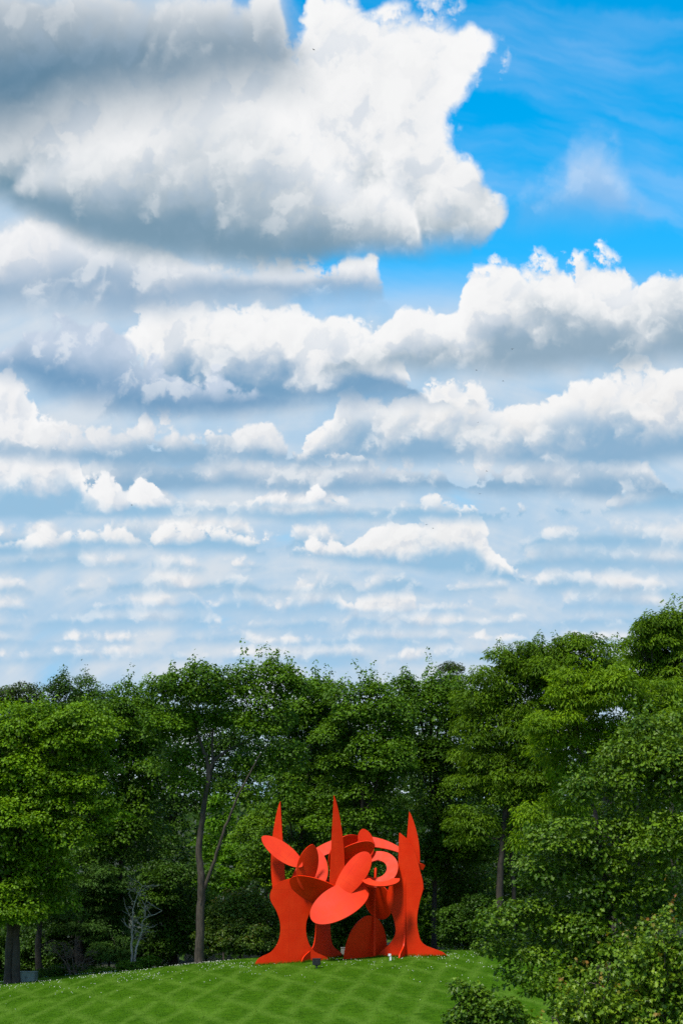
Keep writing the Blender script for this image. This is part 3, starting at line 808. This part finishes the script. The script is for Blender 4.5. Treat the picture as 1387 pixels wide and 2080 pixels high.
tree('leafy_shrub', 'low spreading shrub along the lawn edge below the bare pale tree', 'shrub', 235, 151,
     [(190, 1982, 26, 12), (225, 1977, 30, 12), (265, 1968, 26, 12), (300, 1955, 24, 12)], M_MAPLE, rc=0.35, per=120, size=(0.10, 0.18), group=G_SHR, trunk_r=0.04, limbs=False)
tree('leafy_shrub', 'dark shrub right of the long sculpture foot', 'shrub', 950, 158,
     [(930, 1880, 44, 40), (985, 1870, 44, 50), (960, 1920, 50, 30), (1010, 1910, 40, 36)], M_DARK, rc=0.65, per=160, size=(0.14, 0.24), group=G_SHR, trunk_r=0.09)

for (px_, py_, yy, w_, h_, lab) in ((20, 1925, 165, 70, 50, 'dark undergrowth shrub behind the double trunk at the left edge'), (190, 1850, 166, 60, 60, 'dark shrub behind the feathery conifer'), (300, 1930, 160, 44, 36, 'dark shrub just right of the bare pale tree'),
        (420, 1870, 165, 44, 60, 'dark shrub behind the elm trunk'), (620, 1830, 168, 60, 60, 'dark shrub behind the left foot of the sculpture'), (800, 1830, 166, 60, 60, 'dark shrub behind the gap in the middle of the sculpture'),
        (905, 1820, 168, 44, 50, 'dark shrub behind the sail of the sculpture'), (1060, 1900, 162, 60, 60, 'dark shrub behind the left arm of the big oak')):
    tree('leafy_shrub', lab, 'shrub', px_, yy, [(px_ - w_ * 0.5, py_, w_ * 0.6, h_ * 0.7), (px_ + w_ * 0.5, py_ - 8, w_ * 0.6, h_ * 0.75), (px_, py_ + h_ * 0.7, w_ * 0.8, h_ * 0.6), (px_, py_ - h_ * 0.7, w_ * 0.5, h_ * 0.5)], M_MAPLE if px_ in (300, 420, 905) else M_DARK, rc=0.8, per=130, group=G_SHR, trunk_r=0.09, limbs=False)

# near trees on the right
G_NEAR = 'near trees at the right'
tree('oak_tree', 'large lobed leaf oak filling the right side of the photo', 'tree', 1270, 70,
     [(1340, 1490, 70, 56), (1280, 1560, 70, 56), (1380, 1580, 80, 70), (1190, 1610, 62, 40), (1290, 1650, 80, 56), (1150, 1700, 84, 44), (1240, 1730, 80, 56), (1350, 1720, 80, 70), (1110, 1770, 74, 44), (1200, 1810, 84, 56), (1310, 1830, 90, 64),
      (1050, 1850, 60, 34), (1120, 1860, 74, 50), (1000, 1878, 34, 22), (1220, 1900, 90, 56), (1062, 1935, 72, 40), (1150, 1960, 84, 50), (1012, 1928, 32, 24), (1095, 2005, 52, 34), (1050, 1985, 34, 22), (1260, 1990, 90, 56), (1210, 2060, 80, 50)],
     M_OAK, leaf='oak', rc=0.5, dens=0.58, fill=0.5, per=84, limbs=False, size=(0.09, 0.175), flat=0.65, droop=0.2, group=G_NEAR, shoots=48, trunk_r=0.25, bark=M_BARK_DARK, single=300, depth=0.9, shoot_per=0.2, shoot_h=(0.25, 0.65), jitter=0.6)
tree('young_oak', 'small dark young oak standing apart on the grass below the big oak', 'tree', 975, 66,
     [(940, 2015, 24, 24), (960, 2050, 44, 36), (1010, 2065, 40, 34), (935, 2075, 30, 30), (990, 2110, 60, 40), (1050, 2090, 44, 34)], M_OAK, leaf='oak', rc=0.34, dens=0.5, per=70, size=(0.11, 0.17), flat=0.8, droop=0.3, group=G_NEAR, shoots=10, trunk_r=0.08, bark=M_BARK_DARK, shoot_h=(0.15, 0.4), tintb=-0.15)
tree('red_maple', 'young maple with red shoot tips in the lower right corner', 'tree', 1300, 42,
     [(1350, 1925, 40, 56), (1300, 1990, 44, 56), (1370, 2010, 46, 60), (1215, 2010, 30, 44), (1180, 2070, 46, 44), (1250, 2080, 60, 50), (1330, 2090, 70, 60), (1130, 2110, 40, 34), (1280, 2170, 120, 70)],
     M_REDTIP, leaf='maple', rc=0.26, dens=0.55, per=62, size=(0.065, 0.115), flat=1.0, droop=0.9, group=G_NEAR, shoots=40, spires=((1366, 1841, 1950), (1304, 1856, 1950), (1324, 1852, 1940), (1165, 1943, 2040), (1188, 1944, 2050), (1137, 1980, 2060), (1216, 1976, 2060), (1254, 1990, 2060), (1282, 1970, 2050), (1097, 2050, 2110), (1132, 2050, 2110), (1174, 2040, 2100), (1203, 2052, 2110), (1386, 1852, 1950), (1340, 1930, 2000), (1240, 2050, 2110), (1290, 2055, 2110)), shoot_per=0.24, tips=0.03, trunk_r=0.07, bark=M_BARK, single=300, shoot_h=(0.35, 0.95), jitter=0.6)

# leafless plants
def bare(name, label, cat, stems, mat, Y, twigs, tw_len, r0, group=None):
    b0 = at(stems[0][0][0], stems[0][0][1], Y)
    z0 = gz(b0.x, Y) - 0.1
    root = empty(name, (b0.x, Y, z0)); tag(root, label, cat, group)
    O = np.array([b0.x, Y, z0])
    for pts in stems:
        b = Bag()
        W = [np.array(at(a, c, Y + d)) for a, c, d in pts]
        q = b.limb(W, r0, r0 * 0.22, 6, 6, 0.02)
        tw = Bag()
        for k in range(twigs):
            i = random.randint(len(q) // 3, len(q) - 1)
            p = np.array(q[i]); dr = unit(np.array([random.gauss(0, 1), random.gauss(0, 0.6), random.uniform(-0.15, 0.9)]))
            L = tw_len * random.uniform(0.4, 1)
            e = p + dr * L
            tw.limb([p, (p + e) / 2 + np.array([0, 0, random.uniform(-0.1, 0.15)]), e], r0 * 0.22, 0.012, 3, 4)
            for k2 in range(3):
                s_ = p + (e - p) * random.uniform(0.3, 0.9)
                e2 = s_ + unit(dr + np.array([random.gauss(0, .6), random.gauss(0, .4), random.gauss(0, .5)])) * L * 0.45
                tw.limb([s_, (s_ + e2) / 2, e2], 0.016, 0.008, 2, 4)
        st = link('stem', b.mesh('stem', mat, O), root)
        tag(link('twigs', tw.mesh('twigs', mat, O), st), kind='stuff')
    return root
bare('bare_tree', 'small leafless pale barked tree with two stems at the lawn edge', 'tree',
     [[(270, 1978, 0), (268, 1930, 0), (269, 1890, 0.1), (272, 1840, 0.2), (290, 1800, 0.3)], [(271, 1978, -0.1), (277, 1930, -0.1), (288, 1895, -0.1), (292, 1870, -0.2), (330, 1850, -0.3)]], M_BARK_PALE, 150, 16, 1.5, 0.10)
M_TWIG = bark_mat('brown_twig', (0.05, 0.04, 0.03), (0.15, 0.12, 0.09))
bare('bare_bush', 'leafless brown bush with fanning stems right of the utility cabinet', 'bush',
     [[(148, 2000, 0), (138, 1965, 0), (118, 1935, 0), (95, 1915, 0.2)], [(150, 2000, 0), (140, 1960, 0.1), (125, 1915, 0.3)], [(152, 2000, 0), (150, 1960, 0.1), (140, 1915, 0.1)], [(160, 2000, 0), (166, 1970, 0), (176, 1935, 0)]], M_TWIG, 151, 14, 1.3, 0.065)
def stump(px, py, top, Y, r, label):
    b = at(px, py, Y); z = gz(b.x, Y)
    root = empty('tree', (b.x, Y, z)); tag(root, label, 'tree', G_FRONT)
    t = at(px + 4, top, Y + 0.5)
    g = Bag(); g.limb([(b.x, Y, z - 0.3), (b.x, Y, z + 0.4), ((b.x + t.x) / 2 - 0.1, Y, (z + t.z) / 2), tuple(t)], r * 1.3, r * 0.6, 6, 9, 0.02, 0.08)
    link('trunk', g.mesh('trunk', M_BARK_DARK, (b.x, Y, z)), root)
    C = np.array(t) + rng.normal(0, 1, (26, 3)) * np.array([1.5, 1.3, 1.1]) + np.array([0, 0, 0.9])
    P, Rm, S, dz, idx = clump_leaves(C, rng.uniform(0.6, 1.1, 26), 130)
    tag(link('crown', leaves_mesh('crown', TPL['simple'], P - np.array([b.x, Y, z]), Rm, S, np.clip(rng.normal(0.4, 0.2, len(P)), 0, 1), M_DARK), root), kind='stuff')
stump(352, 1960, 1800, 158, 0.36, 'dark shaded tree trunk between the bare pale tree and the elm')
stump(80, 1995, 1850, 153, 0.27, 'dark tree trunk just right of the grey utility cabinet')
stump(163, 1985, 1850, 158, 0.42, 'thick dark trunk behind the leafless brown bush')

# ------------------------------------------------------------------ sculpture: painted steel plates
def steel_mat():
    m, nt, p, out = new_mat('red_painted_steel')
    P = objco(); x, y, z = sep(P)
    n = noise(P, 0.9, 4, 0.6); st = noise(comb(x * 3.0, y * 3.0, z * 0.25), 2.0, 4, 0.6)
    c = mixc(sstep(n * 0.85 + st * 0.15, 0.35, 0.8), (0.68, 0.025, 0.0015, 1), (0.76, 0.040, 0.003, 1))
    # plate seams
    seam = E.m('MINIMUM', E.m('PINGPONG', x * 0.42 + 0.13, 0.5), E.m('PINGPONG', z * 0.36 + 0.21, 0.5))
    c = mixc(sstep(seam, 0.0, 0.012, 0.4, 0.0), c, (0.42, 0.018, 0.003, 1))
    run = noise(comb(x * 6.0, y * 6.0, z * 0.12), 1.0, 4, 0.65)
    c = mixc(sstep(run, 0.55, 0.8, 0.0, 0.10), c, (0.55, 0.022, 0.003, 1))
    c = mixc(sstep(noise(P, 0.35, 3, 0.5), 0.5, 0.75, 0.0, 0.3), c, (0.80, 0.060, 0.010, 1))
    E.put(p.inputs['Base Color'], c)
    E.put(p.inputs['Roughness'], sstep(n, 0.3, 0.7, 0.42, 0.55))
    p.inputs['Specular IOR Level'].default_value = 0.14
    bump(p, n, 0.08, 0.05)
    return m
M_RED = steel_mat()
def cr(pts, t):
    """smooth interpolation of rows (key, a, b) at key t"""
    ks = [p[0] for p in pts]
    i = max(0, min(len(ks) - 2, int(np.searchsorted(ks, t) - 1)))
    def tang(j, c):
        a, b = max(0, j - 1), min(len(pts) - 1, j + 1)
        return (pts[b][c] - pts[a][c]) / (ks[b] - ks[a])
    h = ks[i + 1] - ks[i]; s = (t - ks[i]) / h
    r = []
    for c in (1, 2):
        m0, m1 = tang(i, c) * h, tang(i + 1, c) * h
        r.append((2 * s**3 - 3 * s**2 + 1) * pts[i][c] + (s**3 - 2 * s**2 + s) * m0 + (-2 * s**3 + 3 * s**2) * pts[i + 1][c] + (s**3 - s**2) * m1)
    return r
def plate(name, grid, root, loc, yaw=0, tilt=0, roll=0, thick=0.09, bend=0.0, bendz=0.0):
    """grid: function (s,t)->(u,w) flat outline; bent, thickened and placed; u across, w up, the plate faces -Y"""
    ns, nt_ = 15, 49
    G = np.zeros((nt_, ns, 3))
    for j in range(nt_):
        for i in range(ns):
            u, w = grid(i / (ns - 1), j / (nt_ - 1))
            G[j, i] = (u, bend * u * u + bendz * w * w, w)
    du = np.gradient(G, axis=1); dw = np.gradient(G, axis=0)
    N = np.cross(du, dw)
    flatn = np.stack([2 * bend * G[..., 0], -np.ones(G.shape[:2]), 2 * bendz * G[..., 2]], -1)
    N = unit(flatn)
    A = G + N * thick / 2; B = G - N * thick / 2
    V = np.concatenate([A.reshape(-1, 3), B.reshape(-1, 3)])
    n = ns * nt_
    F = []
    for j in range(nt_ - 1):
        for i in range(ns - 1):
            a = j * ns + i
            F.append((a, a + 1, a + 1 + ns, a + ns)); F.append((n + a, n + a + ns, n + a + ns + 1, n + a + 1))
    rim = [i for i in range(ns)] + [j * ns + ns - 1 for j in range(1, nt_)] + [(nt_ - 1) * ns + i for i in range(ns - 2, -1, -1)] + [j * ns for j in range(nt_ - 2, 0, -1)]
    k0 = len(V)
    V = np.concatenate([V, V[rim], V[[n + r for r in rim]]])     # own vertices on the rim keep its edge crisp
    m = len(rim)
    for k in range(m):
        F.append((k0 + (k + 1) % m, k0 + k, k0 + m + k, k0 + m + (k + 1) % m))
    me = mesh_np(name, V, np.array(F), M_RED, smooth=True)
    o = link(name, me, root)
    o.rotation_euler = (R(tilt), R(roll), R(yaw)); o.rotation_mode = 'XYZ'
    o.location = loc
    return o
def prof(rows):
    k0, k1 = rows[0][0], rows[-1][0]
    def f(s, t):
        w = k0 + (k1 - k0) * t
        a, b = cr(rows, w); b = max(a, b)
        return a + (b - a) * s, w
    return f
def oval(rx, rz, egg=0.0, point=0.0):
    def f(s, t):
        th = -math.pi / 2 + math.pi * t
        w = math.sin(th); c = math.cos(th)
        half = rx * (c ** (1 + point)) * (1 + egg * w)
        return (2 * s - 1) * half, rz * w
    return f
def blade(h, w0, side=1, belly=0.42):
    """one straight edge, one curved, pointed at the top"""
    def f(s, t):
        b = w0 * (math.sin(math.pi * min(1, (t * (1 - belly) / 1 + belly * 1.0)) ) ** 0.8 if t > 0 else math.sin(math.pi * belly) ** 0.8)
        u = s * b * side
        return (u if side > 0 else u), h * t
    return f
def ring(r0, r1, a0, a1, squash=1.0, taper=0.0):
    def f(s, t):
        a = R(a0 + (a1 - a0) * t); tp = 1 - taper * abs(2 * t - 1) ** 2
        mid = (r0 + r1) / 2; r = mid + (s - 0.5) * (r1 - r0) * tp
        return -r * math.cos(a), r * math.sin(a) * squash
    return f

SY = 142.0
sc_root = empty('steel_sculpture', (0.5, SY, gz(0.5, SY)))
tag(sc_root, 'huge abstract orange red steel sculpture of curved plates on the grass mound', 'sculpture')
Z0 = gz(0.5, SY)
def gl(x, y): return gz(x, y) - Z0
def L(x, dy, z): return (x - 0.5, dy, z)
# two footed walls and a sail carry the rest
plate('foot_plate', prof([(-0.5, -2.75, 2.75), (0.0, -2.6, 2.62), (0.3, -2.35, 2.35), (0.7, -1.55, 1.5), (1.5, -1.02, 1.0), (2.6, -0.92, 0.9), (3.5, -1.2, 1.22), (4.3, -1.62, 1.6), (5.0, -1.5, 1.45), (5.5, -0.95, 0.9), (5.75, -0.12, 0.1)]),
      sc_root, L(-3.35, -0.3, gl(-3.4, SY) + 0.05), yaw=10, bend=0.03)
plate('foot_plate', prof([(-0.5, -2.4, 2.3), (0.0, -2.25, 2.2), (0.3, -2.0, 1.95), (0.8, -1.15, 1.1), (1.6, -0.85, 0.8), (3.0, -0.8, 0.75), (4.6, -0.9, 0.9), (5.6, -0.5, 0.4), (6.0, -0.05, 0.05)]),
      sc_root, L(-1.3, 1.0, gl(-1.3, SY) + 0.05), yaw=50)
plate('sail_plate', prof([(-0.4, -2.0, 2.95), (0.0, -1.95, 2.9), (0.32, -1.75, 2.6), (0.8, -1.15, 1.35), (1.6, -0.7, 0.95), (2.6, -0.85, 0.85), (3.8, -1.35, 1.05), (4.8, -1.15, 1.3), (6.0, -0.55, 1.05), (7.2, -0.45, 0.72), (8.0, -0.42, 0.25), (8.5, -0.40, -0.36)]),
      sc_root, L(4.45, 0.2, gl(4.5, SY)), yaw=-16, bend=0.05)
plate('rib_plate', prof([(-0.3, -1.9, 1.9), (0.2, -1.7, 1.7), (0.8, -0.8, 0.8), (2.5, -0.55, 0.55), (5.0, -0.5, 0.5), (6.5, -0.3, 0.3), (7.0, -0.05, 0.05)]),
      sc_root, L(4.6, 0.6, gl(4.6, SY)), yaw=70)
# half moon standing on the grass between them
plate('half_moon', ring(0.0, 1.75, 0, 180, 1.75), sc_root, L(1.75, 0.9, gl(1.75, SY) - 0.15), yaw=30, tilt=8, bend=0.06)
plate('back_disc', oval(1.6, 1.7), sc_root, L(0.55, 1.5, 6.9), yaw=24, tilt=14)
plate('back_disc', oval(1.1, 1.35), sc_root, L(2.6, 1.4, 3.9), yaw=-30, tilt=20)
# masts
plate('mast_blade', blade(6.6, 1.0, -1, 0.35), sc_root, L(-3.9, 0.9, 4.3), yaw=-20, roll=-4)
plate('mast_blade', blade(8.2, 1.05, 1, 0.30), sc_root, L(-0.95, -0.4, 3.1), yaw=14, roll=3)
plate('mast_blade', blade(5.0, 1.05, 1, 0.32), sc_root, L(4.35, 0.9, 5.2), yaw=-8, roll=5)
# arch from the left wall to the sail, a full ring, tilted ovals
plate('arch_blade', ring(4.55, 5.55, 22, 128, 0.92, 0.75), sc_root, L(1.2, -0.9, 4.05), yaw=-6, tilt=-30)
plate('ring_plate', ring(0.75, 1.55, 0, 360, 1.0), sc_root, L(2.45, 0.2, 6.15), yaw=-14, tilt=-38)
plate('oval_plate', oval(2.25, 1.25, 0.0), sc_root, L(-0.15, -1.3, 3.95), yaw=14, tilt=-34, roll=-28, bend=0.05)
plate('oval_plate', oval(0.85, 1.95, 0.12), sc_root, L(0.75, -0.7, 5.75), yaw=-24, tilt=-18, roll=32, bend=0.12)
plate('oval_plate', oval(0.8, 1.6, 0.0, 0.35), sc_root, L(-2.35, -0.6, 6.35), yaw=28, tilt=8, roll=10, bend=0.15)
plate('oval_plate', oval(1.05, 1.6, -0.1), sc_root, L(-2.0, 0.4, 6.2), yaw=-12, tilt=-24, roll=-10, bend=0.1)
plate('wing_plate', oval(0.62, 1.9, 0.0, 0.2), sc_root, L(-4.15, -0.2, 7.4), yaw=10, tilt=-30, roll=-52)
plate('under_plate', oval(1.9, 0.9, 0.0), sc_root, L(-1.8, -0.5, 4.75), yaw=10, tilt=30, roll=18, bend=0.08)
plate('under_plate', oval(1.5, 0.75), sc_root, L(0.9, 0.2, 7.25), yaw=-10, tilt=30, roll=-22, bend=0.1)
plate('lip_plate', ring(0.6, 1.45, 180, 360, 0.55, 0.35), sc_root, L(2.75, -0.9, 5.55), yaw=-6, tilt=-50)
plate('ear_plate', ring(0.45, 0.85, 60, 300, 1.2, 0.2), sc_root, L(5.45, 0.5, 5.6), yaw=-170, tilt=-10)
plate('cap_plate', oval(0.55, 1.0, 0.1, 0.2), sc_root, L(1.75, 0.9, 8.0), yaw=20, tilt=-15, roll=-12)
sb = Bag()
sb.limb([(2.3 - .5, 0.6, 0.2), (2.3 - .5, 0.6, 3.0), (2.4 - .5, 0.5, 6.2)], 0.09, 0.09, 3, 8)
link('strut', sb.mesh('strut', M_RED), sc_root)

# ------------------------------------------------------------------ small things on the lawn
import bmesh
def box_mesh(name, parts, mat, bev=0.012):
    bm = bmesh.new()
    for (cx, cy, cz, sx, sy, sz) in parts:
        r = bmesh.ops.create_cube(bm, size=1.0, matrix=Matrix.Translation((cx, cy, cz)) @ Matrix.Diagonal((sx, sy, sz, 1)))
    if bev: bmesh.ops.bevel(bm, geom=bm.edges[:], offset=bev, segments=2, affect='EDGES')
    me = bpy.data.meshes.new(name); bm.to_mesh(me); bm.free()
    me.materials.append(mat)
    return me
def cyl(name, r0, r1, z0, z1, mat, n=14):
    V, F = tube([(0, 0, z0), (0, 0, (z0 + z1) / 2), (0, 0, z1)], [r0, (r0 + r1) / 2, r1], n)
    b = Bag(); b.add(V, F); return b.mesh(name, mat)
M_BLACK = plain_mat('black_metal', (0.022, 0.024, 0.028), 0.35, 0.0)
M_GLASS = plain_mat('lamp_glass', (0.30, 0.32, 0.34), 0.1, 0.0, 0.05)
M_WHITE = plain_mat('white_paint', (0.78, 0.78, 0.80), 0.45)
M_GREY = plain_mat('grey_plastic', (0.30, 0.30, 0.29), 0.5)
M_TAN = plain_mat('tan_post', (0.42, 0.33, 0.20), 0.7)
M_CAB = plain_mat('cabinet_green_grey', (0.115, 0.15, 0.135), 0.55, 0.0, 0.1, 3.0)

def on_ground(px, py, Yguess):
    """walk along the sight line of a photo pixel to the lawn"""
    Y = 60.0
    while Y < 175:
        p = at(px, py, Y)
        if p.z <= gz(p.x, Y): return p.x, Y
        Y += 0.1
    return at(px, py, Yguess).x, Yguess
x, y = on_ground(643, 1967, 138)
fl = empty('floodlight', (x, y, gz(x, y)))
tag(fl, 'black box floodlight on a short stake in front of the sculpture', 'floodlight')
fl.rotation_euler.z = R(-12)
h = link('housing', box_mesh('housing', [(0, 0, 0.42, 0.52, 0.30, 0.40)], M_BLACK, 0.02), fl)
link('lens', box_mesh('lens', [(0, 0.156, 0.42, 0.44, 0.012, 0.32)], M_GLASS, 0.004), h)
link('visor', box_mesh('visor', [(0, 0.06, 0.635, 0.56, 0.46, 0.025)], M_BLACK, 0.006), fl)
for k in range(5): link('cooling_fin', box_mesh('cooling_fin', [(-0.18 + 0.09 * k, -0.165, 0.42, 0.012, 0.04, 0.34)], M_BLACK, 0), h)
link('bracket', box_mesh('bracket', [(0, 0, 0.19, 0.22, 0.10, 0.05), (-0.1, 0, 0.20, 0.02, 0.10, 0.10), (0.1, 0, 0.20, 0.02, 0.10, 0.10)], M_BLACK, 0.005), fl)
link('stake', cyl('stake', 0.05, 0.055, -0.25, 0.18, M_BLACK), fl)

x, y = on_ground(792, 1951, 140)
mk = empty('marker_post', (x, y, gz(x, y)))
tag(mk, 'small white stepped marker post on the grass in front of the sculpture', 'marker post')
link('post', box_mesh('post', [(0.03, 0, 0.10, 0.13, 0.10, 0.36)], M_WHITE), mk)
link('cap', box_mesh('cap', [(-0.03, 0, 0.36, 0.19, 0.14, 0.16)], M_WHITE), mk)
x, y = on_ground(741, 1939.5, 141)
mk = empty('marker_post', (x, y, gz(x, y)))
tag(mk, 'short tan post with a grey top at the foot of the sculpture', 'marker post')
link('post', cyl('post', 0.085, 0.075, -0.2, 0.24, M_TAN), mk)
link('cap', cyl('cap', 0.12, 0.11, 0.24, 0.42, M_GREY), mk)
x = at(697, 1932, 146.5).x; y = 146.5
mk = empty('junction_box', (x, y, gz(x, y)))
tag(mk, 'small grey box low behind the gap between the sculpture feet', 'box')
link('body', box_mesh('body', [(0, 0, 0.22, 0.34, 0.22, 0.5)], M_GREY), mk)
link('lid', box_mesh('lid', [(0, 0, 0.49, 0.38, 0.26, 0.04)], M_GREY), mk)

p = at(57, 2003, 146.0)
cab = empty('utility_cabinet', (p.x, 146.0, gz(p.x, 146.0)))
tag(cab, 'low grey green utility cabinet at the lawn edge beside the double trunk', 'utility cabinet')
cab.rotation_euler.z = R(-10)
link('body', box_mesh('body', [(0, 0, 0.28, 1.25, 0.7, 0.72)], M_CAB, 0.015), cab)
link('lid', box_mesh('lid', [(0, 0, 0.665, 1.32, 0.77, 0.05)], M_CAB, 0.012), cab)
for k in (-1, 1):
    d = link('door', box_mesh('door', [(k * 0.305, -0.357, 0.29, 0.56, 0.016, 0.56)], M_CAB, 0.004), cab)
    link('handle', box_mesh('handle', [(k * 0.06, -0.377, 0.30, 0.03, 0.03, 0.12)], M_BLACK, 0.004), d)

# grass blades and clover heads: nobody could count them
def lawn_points(n, x0, x1, y0, y1, w=None):
    X = rng.uniform(x0, x1, n); Y = rng.uniform(y0, y1, n)
    return X, Y
n = 150000
X, Y = lawn_points(n, -34, 26, 92, 152)
inview = np.abs(X / Y * FPX) < 740
X, Y = X[inview], Y[inview]; n = len(X)
P = np.stack([X, Y, ground_z(X, Y) - 0.005], -1)
V0 = np.array([(-0.5, 0, 0), (0.5, 0, 0), (0.1, 0.12, 1.0)]); F0 = np.array([(0, 1, 2)])
yaw = rng.uniform(0, 2 * np.pi, n)
zax = unit(np.stack([rng.normal(0, 0.35, n), rng.normal(0, 0.35, n), np.ones(n)], -1))
xa = np.stack([np.cos(yaw), np.sin(yaw), np.zeros(n)], -1); ya = unit(np.cross(zax, xa)); xa = np.cross(ya, zax)
Rm = np.stack([xa, ya, zax], -1)
hgt = rng.uniform(0.035, 0.085, n); wid = rng.uniform(0.018, 0.035, n)
# longer grass where the mower cannot reach, along the feet of the sculpture
k = 2600
ln = rng.integers(0, 3, k)
fx = np.where(ln == 0, rng.uniform(-6.2, -0.4, k), np.where(ln == 1, rng.uniform(2.4, 7.3, k), rng.uniform(-2.8, 0.5, k)))
fy = SY + np.where(ln == 0, -0.3 + (fx + 3.35) * 0.176, np.where(ln == 1, 0.2 - (fx - 4.45) * 0.287, 1.0 + (fx + 1.3) * 1.19)) + rng.normal(-0.10, 0.16, k)
P[:k, 0], P[:k, 1], P[:k, 2] = fx, fy, ground_z(fx, fy) - 0.005
hgt[:k] = rng.uniform(0.08, 0.26, k)
V = (Rm[:, None, :, :] * (V0[None] * np.stack([wid, hgt, hgt], -1)[:, None, :])[:, :, None, :]).sum(-1) + P[:, None, :]
me = mesh_np('grass', V.reshape(-1, 3), np.arange(3 * n).reshape(-1, 3), M_LAWN, attrs={'tint': np.repeat(np.clip(rng.normal(0.45, 0.25, n), 0, 1), 3)})
tag(link('grass', me), 'short mown grass with clover on the mound', 'grass', kind='stuff')

# clover thins out away from the crest, so it is scattered along sight lines that graze the lawn
n = 2500
gx = rng.uniform(-5, 1130, n)
steps = np.arange(100, 156, 0.15)
a_ = (gx - 693.5) / FPX
Xs = a_[:, None] * steps[None]; Zs = ground_z(Xs, np.broadcast_to(steps, Xs.shape))
slope = (Zs - EYE) / steps[None]                        # the crest is where this is largest
ic = slope.argmax(1); crest = slope.max(1)
off = np.where(rng.random(n) < 0.88, rng.exponential(0.0024, n), rng.uniform(0, 0.016, n) * (gx > 760)) + 0.0004
hit = (slope > (crest - off)[:, None]).argmax(1)
Y = steps[hit] + rng.uniform(-0.07, 0.07, n); X = a_ * Y
pt = np.sin(X * 0.9 + Y * 0.37) + np.sin(X * 0.41 - Y * 0.73 + 1.3) + 0.6 * np.sin(X * 2.3 + Y * 1.7)
keep = (pt > rng.normal(0.0, 0.5, n)) & (hit > 0)
X, Y = X[keep], Y[keep]; n = len(X)
s = rng.uniform(0.016, 0.032, n)
base = np.stack([X, Y, ground_z(X, Y) + 0.06], -1)
O8 = np.array([(1, 0, 0), (-1, 0, 0), (0, 1, 0), (0, -1, 0), (0, 0, 1), (0, 0, -1)], float)
F8 = np.array([(0, 2, 4), (2, 1, 4), (1, 3, 4), (3, 0, 4), (2, 0, 5), (1, 2, 5), (3, 1, 5), (0, 3, 5)])
V = (O8[None] * s[:, None, None] + base[:, None, :]).reshape(-1, 3)
F = (F8[None] + (np.arange(n) * 6)[:, None, None]).reshape(-1, 3)
M_CLOVER = plain_mat('clover_head', (0.80, 0.79, 0.70), 0.8)
tag(link('clover_flowers', mesh_np('clover_flowers', V, F, M_CLOVER, smooth=True)), 'white clover heads scattered along the crest of the lawn', 'clover', kind='stuff')

# birds, far off and tiny
M_BIRD = plain_mat('bird_plumage', (0.03, 0.03, 0.034), 0.7)
def bird_mesh():
    V = [(0, 0.09, 0), (0.018, 0.03, 0.012), (-0.018, 0.03, 0.012), (0, 0.03, -0.02), (0.012, -0.06, 0.006), (-0.012, -0.06, 0.006), (0, -0.06, -0.01), (0.03, -0.12, 0), (-0.03, -0.12, 0),
         (0.09, 0.045, 0.035), (0.10, -0.005, 0.03), (0.20, -0.05, 0.015), (-0.09, 0.045, 0.035), (-0.10, -0.005, 0.03), (-0.20, -0.05, 0.015)]
    F = [(0, 2, 1), (0, 1, 3), (0, 3, 2), (1, 2, 5, 4), (1, 4, 6, 3), (2, 3, 6, 5), (4, 5, 8, 7), (5, 6, 8), (4, 7, 6), (1, 9, 10, 4), (9, 11, 10), (2, 5, 13, 12), (12, 13, 14)]
    me = bpy.data.meshes.new('bird'); me.from_pydata(V, [], F); me.materials.append(M_BIRD); return me
bm_ = bird_mesh()
BL = ['below the right hand bank of white cloud', 'in the small blue gap, left of another', 'in the small blue gap, right of another', 'against the white cloud under the small blue gap', 'left of the grey cloud bank at the right', 'under the narrow pale blue gap right of the middle', 'high against the great white cloud at the top', 'alone low in the clouds at the left', 'upper of two close birds before the white cloud tower', 'lower of two close birds before the white cloud tower']
for i_, (a, b, yy, rz) in enumerate(((1040, 709, 150, 40), (967, 752, 165, 110), (1021, 774, 160, 70), (970, 858, 170, 20), (988, 957, 165, 95), (974, 1003, 150, 150), (637, 101, 160, 60), (268, 1026, 165, 80), (866, 1066, 175, 30), (879, 1073, 175, 120))):
    o = link('bird', bm_); o.location = at(a, b, yy); o.rotation_euler = (R(random.uniform(-15, 15)), R(random.uniform(-25, 25)), R(rz))
    tag(o, 'tiny dark bird on the wing ' + BL[i_], 'bird', 'birds circling above the trees')
